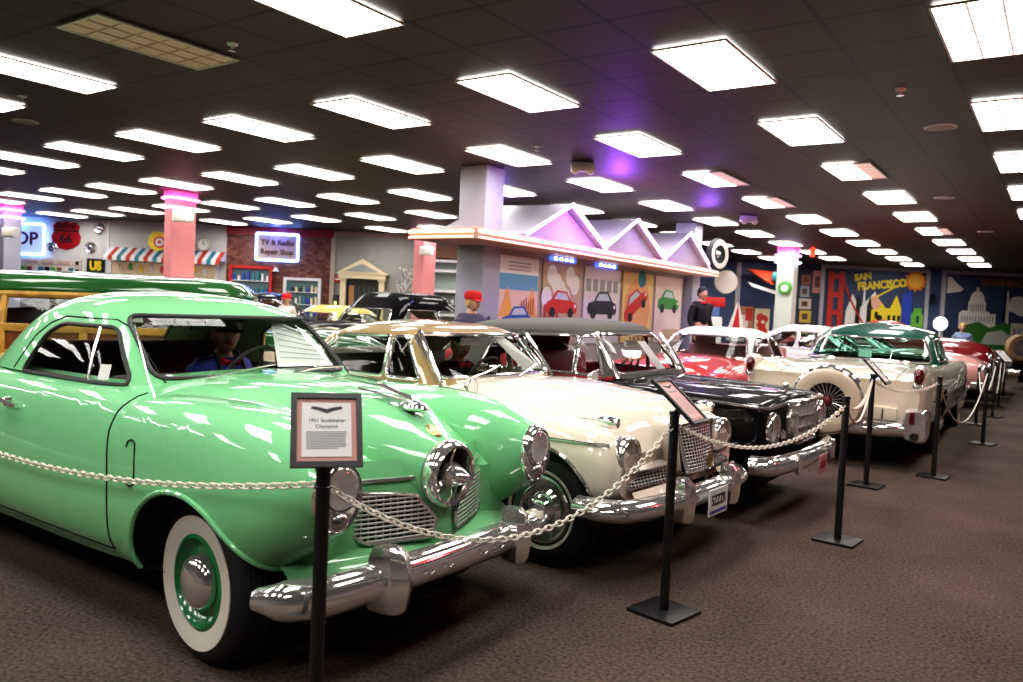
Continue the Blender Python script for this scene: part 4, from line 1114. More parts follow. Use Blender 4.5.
        MB().lathe([(.0,.03),(.02,.026),(.034,.012),(.04,0)], 20, xf=xf, axis='X').build('parking_lamp', DULLCHROME, be)
    # front panel between the lamps with two grilles
    def fx(y, z): return .655-.43*abs(y)**1.2-.30*max(0,z-.70)
    rows = [[(fx(.62*k/10,z), .62*k/10, z) for k in range(-10,11)] for z in (.44,.50,.56,.62,.68,.72,.76,.80,.84)]
    fpb = MB().grid(rows).build('front_panel', GREEN, t)
    for s in (-1,1):
        G = [(.425,.722),(.165,.697),(.066,.585),(.078,.508),(.36,.510),(.465,.575)]
        G3 = dense(G, 4, True)
        ring3 = [(fx(y,z)+.012, s*y, z) for y, z in G3]
        gr = MB().tube(ring3, .009, 6, closed=True).build('grille_frame', CHROME, t)
        bk = MB(); cen = (fx(.27,.61)+.004, s*.27, .61)
        bk.add([cen]+[(p[0]-.006,p[1],p[2]) for p in ring3], [(0,k+1,(k+1) % len(ring3)+1) for k in range(len(ring3))]).build('grille_backing', DARK, gr)
        def span(z):
            ys = []
            for a, b in zip(G, G[1:]+G[:1]):
                if (a[1]-z)*(b[1]-z) < 0: ys.append(lerp(a[0],b[0],(z-a[1])/(b[1]-a[1])))
            return (min(ys), max(ys)) if len(ys) > 1 else None
        b = MB()
        for k in range(11):
            z = .520+.0185*k; sp_ = span(z)
            if sp_: b.tube([(fx(lerp(*sp_,q/8),z)+.014, s*lerp(*sp_,q/8), z) for q in range(9)], .0050, 5)
        for k in range(13):
            y = .09+.030*k; zs = [z for z in [.512+.004*q for q in range(53)] if span(z) and span(z)[0] <= y <= span(z)[1]]
            if len(zs) > 2: b.tube([(fx(y,z)+.012, s*(y+.03*(z-.62)), z) for z in zs[::4]], .0028, 5)
        b.build('grille_bars', BRIGHT, gr)
        MB().tube([(fx(y,.765)+.012, s*y, .765) for y in [.145+.028*k for k in range(11)]], .009, 8).build('chrome_strip', CHROME, t)
    # splash pan
    rows = []
    for k in range(9):
        a = PI/2*k/8
        rows.append([(.545+.15*math.sin(a)-.18*(abs(j)/10)**2, .72*j/10, .37+.13*math.cos(a)) for j in range(-10,11)])
    rows.append([(p[0]-.04,p[1],.33) for p in rows[-1]])
    MB().grid(rows).build('splash_pan', GREEN, t)
    # bumper with guards
    bp = spline([(.49,-.875,.405),(.60,-.83,.41),(.69,-.70,.415),(.725,-.45,.42),(.735,0,.42),(.725,.45,.42),(.69,.70,.42),(.60,.83,.42),(.49,.875,.415)], 8)
    prof = [(-.035,-.075),(.012,-.062),(.036,-.03),(.042,.0),(.036,.03),(.012,.062),(-.035,.075)]
    rows = []
    for i, p in enumerate(bp):
        a, b = Vector(bp[max(0,i-1)]), Vector(bp[min(len(bp)-1,i+1)]); tt = (b-a).normalized(); nn = Vector((tt.y,-tt.x,0))
        if nn.dot(Vector(p)-Vector((-.6,0,.425))) < 0: nn = -nn
        e = min(i, len(bp)-1-i); g = min(1., .55+.45*e/8)
        rows.append([tuple(Vector(p)+nn*u*g+Vector((0,0,v*g))) for u, v in prof])
    bo = MB().grid(rows).cap(rows[0]).cap(rows[-1]).build('front_bumper', CHROME, t, ang=60)
    for s in (-1,1):
        g = MB(); rws = []
        for z, hw, dx in ((.30,.035,.045),(.325,.055,.07),(.41,.062,.085),(.47,.06,.075),(.525,.05,.05),(.555,.03,.01)):
            rws.append([(.745+dx*(1-.45*abs(q)/3), s*.42+hw*q/3, z) for q in range(-3,4)]+[(.68,s*.42+hw,z),(.68,s*.44-hw,z)])
        g.grid(rws, cv=True).cap(rws[0]).cap(rws[-1]).build('bumper_guard', CHROME, bo, ang=35)
        for y in (.12,.24): MB().lathe([(0,.006),(.011,.004),(.013,0)], 12, xf=Matrix.Translation((.795,s*y,.415)), axis='X').build('bumper_bolt', DULLCHROME, bo)
    # greenhouse
    gh = gh_rows([(-.575,-2.28,.745,1.06,1.055,6,3.6,0),(-.665,-2.22,.715,1.15,1.14,6,3.4,0),(-.77,-2.12,.675,1.25,1.24,6,3.2,0),(-.875,-1.98,.63,1.345,1.34,5.5,3.,0),(-.96,-1.88,.585,1.40,1.39,5,2.8,.005),(-1.08,-1.78,.49,1.45,1.44,4,2.6,.012),(-1.25,-1.68,.30,1.485,1.48,3,2.4,.015),(-1.44,-1.58,.04,1.502,1.50,2.2,2.2,0)], 5, 120)
    g = loft_bm(gh, False, True)
    for s in (-1,1):
        window(g, roundpoly([(-1.585,1.05),(-.70,1.06),(-.72,1.10),(-.94,1.315),(-1.37,1.315),(-1.49,1.26)], .05), (0,2), lambda c, n, s=s: c.y*s > .35 and abs(n.y) > .45, t, 'side_window', None, DKGREY, .011)
    window(g, roundpoly([(-.59,1.09),(.605,1.09),(.545,1.375),(-.55,1.375)], .06), (1,2), lambda c, n: c.x > -1.3 and n.x > .3, t, 'windshield', None, DKGREY, .012)
    window(g, roundpoly([(-.40,1.14),(.40,1.14),(.36,1.35),(-.36,1.35)], .06), (1,2), lambda c, n: c.x < -1.8 and n.x < -.2, t, 'rear_window', None, DKGREY, .014)
    tg = btree(g)
    inner_shell(g, .016, 'headliner', BEIGE, t)
    bmobj(g, 'roof', GREEN, t, 40)
    # vent window bar, sticker
    y = lambda x, z: (tg.ray_cast(Vector((x,-3,z)), Vector((0,1,0)))[0] or Vector((0,-.7,0))).y
    MB().tube([(-.955,-.738,1.06),(-.985,-.70,1.18),(-1.01,-.652,1.31)], .008, 6).build('vent_bar', CHROME, t)
    MB().add([(-.87,-.735,1.075),(-.78,-.732,1.08),(-.79,-.712,1.15),(-.88,-.714,1.145)], [(0,1,2,3)]).build('window_sticker', PAPER, t, smooth=False)
    # interior
    MB().box((-1.5,0,.62), (1.5,1.35,.1)).box((-2.15,0,.80), (.06,1.3,.5)).box((-.78,0,.86), (.1,1.3,.36)).build('cabin_floor', MAROON, t, smooth=False)
    for s in (-1,1): MB().box((-1.45,s*.70,.86), (1.3,.03,.40)).build('door_lining', MAROON, t, smooth=False)
    bench(t, -1.62, 1.25, .72, MAROON, .42)
    MB().box((-.90,0,1.02), (.2,1.22,.12)).build('dashboard', mat('dash_brown', (.06,.04,.035), .5), t, bev=.03)
    steering(t, -1.12, .33, 1.03)
    # rear view mirror, wipers, antenna
    MB().tube([(-1.13,0,1.37),(-1.12,0,1.33)], .006, 6).box((-1.13,0,1.32), (.02,.17,.05)).build('inner_mirror', BLACKM, t)
    for a, b, c in (((-.52,-.40,1.095),(-.58,-.16,1.118),(-.62,.08,1.14)), ((-.52,.12,1.10),(-.57,.32,1.115),(-.60,.55,1.115))):
        MB().tube([a,b,c], [.008,.006,.005], 6).build('wiper', CHROME, t)
    an = MB().tube([(-.395,-.725,1.02),(-.50,-.70,1.10),(-.80,-.60,1.335)], [.006,.005,.003], 6).build('antenna', CHROME, t)
    MB().lathe([(0,.045),(.016,.04),(.026,.02),(.034,0)], 16, axis='Z', xf=Matrix.Translation((-.395,-.725,.985))).build('antenna_base', CHROME, an)
    # shut lines, handle, side badges
    surf_line(tree, dense([(-.50,1.045),(-.50,1.02),(-.53,.97),(-.545,.89),(-.535,.75),(-.53,.6),(-.525,.46),(-.52,.37)], 6), (0,2), -1, .0045, 'door_seam', SHUT, t)
    surf_line(tree, dense([(-1.80,1.03),(-1.83,.8),(-1.83,.5),(-1.80,.37),(-.52,.37)], 6), (0,2), -1, .0045, 'door_seam', SHUT, t)
    surf_line(tg, dense([(-1.69,1.065),(-1.60,1.24),(-1.50,1.31),(-1.38,1.350),(-.98,1.350),(-.88,1.31),(-.72,1.17),(-.61,1.07)], 6), (0,2), -1, .0045, 'door_seam', SHUT, t)
    surf_line(Trees(tree,tf), dense(roundpoly([(-.385,.68),(-.315,.685),(-.325,.875),(-.39,.87)], .03, 3), 1, True), (0,2), -1, .0035, 'fender_vent_seam', SHUT, t, .002)
    hy = tree.ray_cast(Vector((-1.45,-3,.92)), Vector((0,1,0)))[0].y
    h = MB().tube([(-1.50,hy-.035,.925),(-1.41,hy-.045,.915),(-1.35,hy-.030,.908)], [.011,.013,.008], 8).lathe([(0,-.03),(.016,-.03),(.02,0)], 12, xf=Matrix.Translation((-1.48,hy,.922))).build('door_handle', CHROME, t)
    MB().lathe([(0,-.006),(.010,-.005),(.013,0)], 12, xf=Matrix.Translation((-1.46,hy,.82))).build('key_lock', DULLCHROME, t)
    # hood ornament and badge
    on = MB().ell((.44,0,1.035), (.085,.045,.026), 16, 8)
    on.add([(.46,-.018,1.06),(.46,.018,1.06),(.24,.026,1.115),(.20,0,1.12),(.24,-.026,1.115),(.42,0,1.085)], [(0,1,5),(1,2,3,5),(0,5,3,4),(0,4,3,2,1)])
    for s in (-1,1): on.add([(.48,s*.02,1.05),(.20,s*.11,1.098),(.17,s*.08,1.104),(.40,s*.02,1.070)], [(0,1,2,3)])
    on.build('hood_ornament', CHROME, t, ang=30)
    p = th.ray_cast(Vector((.56,0,3)), Vector((0,0,-1)))
    if p[0]:
        q = p[1].to_track_quat('Z', 'X').to_matrix().to_4x4()
        MB().lathe([(0,.014),(.03,.011),(.045,.004),(.05,-.004)], 20, axis='Z', xf=Matrix.Translation(p[0]) @ q @ Matrix.Scale(.65,4,(0,1,0))).build('hood_badge', mat('gold_badge', (.65,.52,.25), .3, 1.), t)
    # wheels
    w = wheel_proto(t, (0.02,-.695,.335), -1, .335, .165, (.190,.268), mat('wheel_green', (.012,.24,.065), .25, coat=1), 'dome', .19, .11, steer=-.11)
    copy_tree(w, parent=t, loc=(-2.92,-.73,.335), rz=0)
    w = wheel_proto(t, (0.02,.70,.335), 1, .335, .165, (.190,.268), mat('wheel_green'), 'dome', .19, .11, steer=-.11)
    copy_tree(w, parent=t, loc=(-2.92,.73,.335), rz=0)
    # rear bumper and lamps
    MB().tube([(-4.05,-.85,.45),(-4.25,-.7,.45),(-4.32,0,.45),(-4.25,.7,.45),(-4.05,.85,.45)], .06, 10).build('rear_bumper', CHROME, t)
    for s in (-1,1): MB().ell((-4.08,s*.6,.72), (.05,.06,.09), 14, 8).build('tail_lamp', REDLENS, t)
    return t
GC = green_coupe()
# ------------------------------------------------------------------ the other cars, from one shared body builder
def prof(hw, zs, zf, zc, valley=0., crest=.92, mid=.62):
    zm = lerp(zs, zf, mid)
    return [(hw*.88,zs),(hw*.972,lerp(zs,zm,.45)),(hw,zm),(hw*.992,lerp(zm,zf,.58)),(hw*crest,zf),(hw*.70,lerp(zf,zc,.55)-valley),(hw*.38,lerp(zf,zc,.9)),(0,zc)]
def circ_arch(x, r=.39, z=.33, zr=None):
    return [(x+r*math.cos(a), z+(zr or r)*math.sin(a)) for a in [PI*k/18 for k in range(19)]]+[(x-r,.05),(x+r,.05)]
def base_car(name, label, loc, rz, body, roofm, st, rings, wb, cabin, wins, ws, rw, hw=.87, seatm=None, trimm=CHROME, wheel=None, glass=None,
             archr=.38, archz=.33, archs=True, tyre_y=None, skirts=False, liningm=None, yin=.5, wsmin=.3, tr=.010, seats=(), group=None, wsx=None, lip=None, roofname='roof', ymin=.55, seatz=.62):
    t = thing(name, label, 'car', loc, rz, group)
    bm = hull_bm(hull_rows([(s[0], s[1] if isinstance(s[1], list) else prof(*s[1:])) for s in st], 6, 3))
    if cabin:
        take(bm, cut(bm, roundpoly(cabin, .12), (0,1), lambda c, n: n.z > .45 and c.z > .75))
    lin = None
    if archs:
        lin, lips = arch(bm, circ_arch(0, archr, archz), yin, ymin=ymin)
        if not skirts:
            l2, lp2 = arch(bm, circ_arch(-wb, archr, archz), yin, ymin=ymin); lips += lp2; lin += l2
    tree = btree(bm)
    bo = bmobj(bm, 'body', body, t, 35)
    for b in lin or []: b.build('wheel_well', DARK, t, smooth=False)
    if lip and archs:
        for L in lips:
            L2 = [p for p in L if p[2] > .30]
            if len(L2) < 5: continue
            k = max(range(len(L2)), key=lambda i: (Vector(L2[i])-Vector(L2[i-1])).length); L2 = L2[k:]+L2[:k]
            MB().tube(L2, .014, 8).build('arch_trim', lip, bo)
    x0, x1 = st[0][0]+.15, st[-1][0]-.15
    underbody(t, x0, x1, hw*1.15, .19, .46)
    tg = None
    if rings:
        gh = gh_rows(rings, 5, 96); g = loft_bm(gh, False, True)
        for w in wins:
            for s in (-1,1):
                window(g, roundpoly(w, .035), (0,2), lambda c, n, s=s: c.y*s > .25 and abs(n.y) > .4, t, 'side_window', glass, trimm, tr)
        if ws: window(g, roundpoly(ws, .05), (1,2), lambda c, n: c.x > (rings[0][0]+rings[0][1])/2 and n.x > wsmin, t, 'windshield', glass, trimm, tr*1.2)
        if rw: window(g, roundpoly(rw, .05), (1,2), lambda c, n: c.x < (rings[0][0]+rings[0][1])/2 and n.x < -.15, t, 'rear_window', glass, trimm, tr)
        tg = btree(g)
        inner_shell(g, .014, 'headliner', liningm or BEIGE, t)
        bmobj(g, roofname, roofm, t, 40)
    sm = seatm or MAROON
    if cabin:
        xa, xb = min(p[0] for p in cabin), max(p[0] for p in cabin); w = 2*max(p[1] for p in cabin)
        MB().box(((xa+xb)/2,0,.50), (xb-xa,w,.06)).box((xa+.02,0,.72), (.04,w,.5)).box((xb-.02,0,.74), (.06,w,.44)).build('cabin_floor', sm, t, smooth=False)
        for s in (-1,1): MB().box(((xa+xb)/2,s*(w/2+.01),.72), (xb-xa,.03,.46)).build('door_lining', sm, t, smooth=False)
        for x in seats: bench(t, x, w-.08, seatz, sm, .42)
        MB().box((xb-.14,0,.89), (.22,w-.02,.14)).build('dashboard', DKGREY, t, bev=.03)
        steering(t, xb-.40, .34, .93)
    wk = dict(r=.335, w=.165, white=(.235,.262), cap='full', rim_r=.20, cap_r=.115, rimc=None); wk.update(wheel or {})
    ty = tyre_y or hw-.165
    w = wheel_proto(t, (0,-ty,wk['r']), -1, **wk); copy_tree(w, parent=t, loc=(-wb,-ty,wk['r']))
    w = wheel_proto(t, (0,ty,wk['r']), 1, **wk); copy_tree(w, parent=t, loc=(-wb,ty,wk['r']))
    return t, tree, tg, bo
def bumper(t, path, h=.07, d=.05, name='front_bumper', m=CHROME):
    P = spline(path, 6); rows = []
    pr_ = [(-d*.6,-h),(d*.3,-h*.8),(d*.9,-h*.3),(d,0),(d*.9,h*.3),(d*.3,h*.8),(-d*.6,h)]
    c = sum((Vector(p) for p in P), Vector())/len(P)
    for i, p in enumerate(P):
        tt = (Vector(P[min(len(P)-1,i+1)])-Vector(P[max(0,i-1)])).normalized(); nn = Vector((tt.y,-tt.x,0))
        if nn.dot(Vector(p)-c) < 0: nn = -nn
        rows.append([tuple(Vector(p)+nn*u+Vector((0,0,v))) for u, v in pr_])
    return MB().grid(rows).cap(rows[0]).cap(rows[-1]).build(name, m, t, ang=60)
def headlamp(t, x, y, z, r=.085, bez=.02, name='headlamp', m=CHROME, hood=0.):
    xf = Matrix.Translation((x,y,z))
    o = MB().lathe([(r+bez*.4,-.08-hood*0),(r+bez,-.05),(r+bez,.02),(r+bez*.6,.035),(r,.02)], 32, xf=xf, axis='X').build(name+'_bezel', m, t)
    if hood:
        rows = []
        for k in range(9):
            a = PI*k/8
            rows.append([(x-.09,y+(r+bez)*math.cos(a),z+(r+bez)*math.sin(a)),(x+.03,y+(r+bez)*math.cos(a),z+(r+bez)*math.sin(a)),(x+.03+hood*math.sin(a),y+(r+bez*.7)*math.cos(a),z+(r+bez)*math.sin(a)+.004)])
        MB().grid(rows).build('lamp_hood', m, o)
    MB().lathe([(0,-.012),(r*.6,-.004),(r,.016)], 28, xf=xf, axis='X').build('headlamp_reflector', REFL, o)
    MB().lathe([(0,.034),(r*.5,.030),(r*.85,.022),(r,.014)], 28, xf=xf, axis='X').build('headlamp_lens', LENS, o)
    return o
def mesh_grille(t, quad_tl, quad_tr, quad_br, quad_bl, nh, nv, bar=.004, frame=.012, name='grille', m=CHROME, bulge=0.):
    """crossed bars inside a four sided opening"""
    A, B, C_, D_ = (Vector(q) for q in (quad_tl,quad_tr,quad_br,quad_bl))
    def P(u, v):
        p = A.lerp(B,u).lerp(D_.lerp(C_,u), v); p.x += bulge*4*u*(1-u); return tuple(p)
    ring = [P(k/8,0) for k in range(8)]+[P(1,k/8) for k in range(8)]+[P(1-k/8,1) for k in range(8)]+[P(0,1-k/8) for k in range(8)]
    o = MB().tube(ring, frame, 6, closed=True).build(name+'_frame', m, t)
    MB().grid([[tuple(Vector(P(u/8,v/4))-Vector((.012,0,0))) for u in range(9)] for v in range(5)]).build('grille_backing', DARK, o)
    b = MB()
    for k in range(1,nh): b.tube([P(u/8,k/nh) for u in range(9)], bar, 5)
    for k in range(1,nv): b.tube([P(k/nv,v/4) for v in range(5)], bar, 5)
    b.build('grille_bars', BRIGHT, o); return o
def number_plate(t, x, y, z, w, h, s, bg, ink, tilt=0., rz=0., band=None):
    xf = Matrix.Translation((x,y,z)) @ Matrix.Rotation(rz,4,'Z') @ Matrix.Rotation(tilt,4,'Y')
    o = MB().box((0,0,0), (.008,w,h), xf=xf).build('number_plate', bg, t, smooth=False)
    if band: MB().box((.0045,0,-h*.36), (.002,w*.9,h*.13), xf=xf).build('plate_band', band, o, smooth=False)
    e = text('plate_lettering', s, h*.55, ink, o, (0,0,0), (0,0,0), .001, bold=.002, sx=.80)
    o2 = xf @ Matrix.Translation((.005,0,.01)) @ Matrix.Rotation(PI/2,4,'Z') @ Matrix.Rotation(PI/2,4,'X')
    e.matrix_local = o2
    return o

# ---- cream hawk with tan roof
IVORYP = paint('ivory_paint', (.80,.70,.585), .3); TANP = paint('tan_gold_paint', (.36,.25,.11), .3); OLIVE = mat('olive_upholstery', (.10,.095,.06), .7)
def hawk():
    st = [(-3.75,[(.60,.48),(.70,.56),(.74,.70),(.76,.84),(.72,.98),(.52,.88),(.3,.86),(0,.86)]),
     (-2.9,.84,.31,.97,.94,.03),(-1.9,.87,.28,.92,.965),(-.95,.875,.28,.90,1.005),
     (-.45,[(.77,.29),(.858,.42),(.875,.64),(.865,.79),(.80,.885),(.60,.93),(.36,1.01),(0,1.03)]),
     (.0,[(.77,.32),(.855,.44),(.87,.63),(.86,.77),(.79,.865),(.57,.875),(.34,.975),(0,1.0)]),
     (.28,[(.75,.37),(.845,.47),(.86,.62),(.845,.75),(.765,.842),(.52,.80),(.31,.94),(0,.965)]),
     (.43,[(.71,.42),(.81,.49),(.825,.60),(.81,.70),(.73,.79),(.46,.66),(.29,.88),(0,.905)]),
     (.50,[(.66,.45),(.76,.50),(.775,.57),(.76,.64),(.69,.71),(.42,.58),(.27,.80),(0,.83)])]
    rings = [(-.86,-2.85,.735,.955,.95,6,3.4,0),(-.98,-2.62,.705,1.08,1.05,6,3.2,0),(-1.09,-2.45,.68,1.19,1.16,5.5,3.,0),(-1.18,-2.32,.655,1.275,1.235,5,3.,0),(-1.24,-2.22,.61,1.315,1.275,4.4,2.8,.005),(-1.34,-2.1,.50,1.347,1.32,3.4,2.6,.01),(-1.55,-1.95,.26,1.367,1.355,2.8,2.4,.01),(-1.68,-1.80,.04,1.376,1.374,2.2,2.2,0)]
    t, tree, tg, bo = base_car('coupe', 'cream hardtop coupe with tan roof and tall mesh grille, beside the green coupe', (-2.43,4.72,0), -.04, IVORYP, TANP, st, rings, 3.06,
        [(-2.55,-.62),(-1.0,-.66),(-1.0,.66),(-2.55,.62)], [[(-1.10,.985),(-1.30,1.265),(-1.395,1.265),(-1.395,.985)],[(-1.43,.985),(-1.43,1.265),(-1.95,1.245),(-2.15,1.10),(-2.2,.985)]],
        [(.63,1.005),(-.63,1.005),(-.59,1.285),(.59,1.285)], [(.55,1.0),(-.55,1.0),(-.45,1.23),(.45,1.23)], .875, OLIVE, CHROME, dict(white=(.212,.232), cap='full', rim_r=.195), seats=(-1.78,-2.4), archr=.395, lip=CHROME, tr=.013)
    # shell that carries the tall grille
    A, B = [(-.30,.865),(.30,.865),(.31,.80),(.215,.545),(-.215,.545),(-.31,.80)], None
    G = roundpoly(A, .05, 3); rows = [[(x,y*k,(z-.7)*k2+.7) for y, z in G] for x, k, k2 in ((.25,1.02,1.1),(.50,1.0,1.04),(.575,.97,1.0),(.595,.90,.95),(.58,.86,.92))]
    MB().grid(rows, cv=True).build('grille_shell', IVORYP, t)
    mesh_grille(t, (.565,-.255,.835),(.565,.255,.835),(.625,.185,.565),(.625,-.185,.565), 14, 13, .0033, .011, bulge=.02)
    MB().lathe([(0,.012),(.03,.010),(.042,0)], 20, axis='X', xf=Matrix.Translation((.645,.10,.615)) @ Matrix.Scale(1.5,4,(0,0,1))).build('grille_badge', mat('gold_badge'), t)
    for s in (-1,1):
        headlamp(t, .475, s*.66, .70, .086, .026)
        # side grilles in the lower front
        mesh_grille(t, (.475,s*.68,.60),(.55,s*.33,.615),(.575,s*.33,.53),(.515,s*.69,.52), 5, 12, .003, .010, name='side_grille')
        MB().grid([[(.45,s*.74,.645),(.53,s*.34,.65)],[(.505,s*.76,.615),(.585,s*.33,.635)],[(.48,s*.74,.60),(.555,s*.34,.62)]]).build('side_grille_hood', CHROME, t)
        MB().add([(.55,s*.72,.515),(.60,s*.30,.53),(.66,s*.30,.46),(.60,s*.74,.45)], [(0,1,2,3)]).build('lower_panel', IVORYP, t, smooth=False)
        # gunsight ornaments on the fenders, side spear
        o = MB().lathe([(0,.085),(.028,.08),(.038,.04),(.033,-.03),(.010,-.07),(.002,-.26)], 16, axis='X', xf=Matrix.Translation((.33,s*.66,.875))).build('fender_ornament', CHROME, t)
        P = []
        for k in range(15):
            x = -.5+.93*k/14; h = tree.ray_cast(Vector((x,s*3,.765)), Vector((0,-s,0)))
            if h[0]: P.append(tuple(h[0]+h[1]*.004))
        if len(P) > 3: MB().tube(P, .010, 6).build('side_spear', CHROME, t)
        m = MB().tube([(-.60,s*.74,.88),(-.61,s*.74,.93),(-.62,s*.74,.95)], .012, 8)
        m.lathe([(0,-.035),(.03,-.03),(.05,.0),(.054,.02),(.05,.024)], 24, axis='X', xf=Matrix.Translation((-.62,s*.74,.985)))
        mo = m.build('door_mirror', CHROME, t); MB().lathe([(0,.02),(.047,.022)], 20, axis='X', xf=Matrix.Translation((-.62,s*.74,.985))).build('mirror_glass', REFL, mo)
    bp = bumper(t, [(.30,-.90,.42),(.45,-.885,.42),(.58,-.78,.42),(.66,-.5,.43),(.70,0,.44),(.66,.5,.43),(.58,.78,.42),(.45,.885,.42),(.30,.90,.42)], .065, .055)
    for s in (-1,1):
        g = MB(); rws = []
        for z, hwd, dx in ((.31,.035,.05),(.34,.055,.07),(.45,.06,.08),(.53,.058,.07),(.565,.04,.03)):
            rws.append([(.68+dx*(1-.5*abs(q)/3), s*.34+hwd*q/3, z) for q in range(-3,4)]+[(.64,s*.34+hwd,z),(.64,s*.34-hwd,z)])
        g.grid(rws, cv=True).cap(rws[0]).cap(rws[-1]).build('bumper_guard', CHROME, bp, ang=35)
    number_plate(t, .775, -.06, .405, .27, .155, '5ZZZR', PAPER, mat('plate_ink', (.05,.05,.06), .5), 0., .0, mat('plate_blue', (.12,.12,.40), .5))
    for s in (-1,1): MB().tube([(-.945,s*.655,.975),(-1.05,s*.64,1.12),(-1.185,s*.612,1.285),(-1.22,s*.59,1.305)], .017, 8).build('pillar_trim', CHROME, t)
    MB().tube([(-.86,-.5,1.0),(-.93,-.2,1.03),(-1.0,.05,1.07)], [.007,.006,.004], 6).build('wiper', CHROME, t); MB().tube([(-.86,.1,1.0),(-.93,.3,1.03),(-.98,.5,1.07)], [.007,.006,.004], 6).build('wiper', CHROME, t)
    MB().tube([(-1.27,0,1.29),(-1.26,0,1.25)], .006, 6).box((-1.26,0,1.23), (.02,.2,.055)).build('inner_mirror', CHROME, t)
    MB().ell((.50,0,.90), (.07,.03,.022), 14, 8).build('hood_ornament', CHROME, t)
    P = [p for p in [(x,tree.ray_cast(Vector((x,-3,z)),Vector((0,1,0)))[0]) for x, z in dense([(-1.0,.93),(-1.02,.7),(-1.0,.32)], 8)] if p[1]]
    MB().tube([tuple(p[1]) for p in P], .004, 6).build('door_seam', SHUT, t)
    bumper(t, [(-3.6,-.84,.46),(-3.85,-.7,.46),(-3.92,0,.46),(-3.85,.7,.46),(-3.6,.84,.46)], .07, .05, 'rear_bumper')
    for s in (-1,1): MB().ell((-3.72,s*.66,.76), (.06,.05,.08), 14, 8).build('tail_lamp', REDLENS, t)
    return t
HK = hawk()

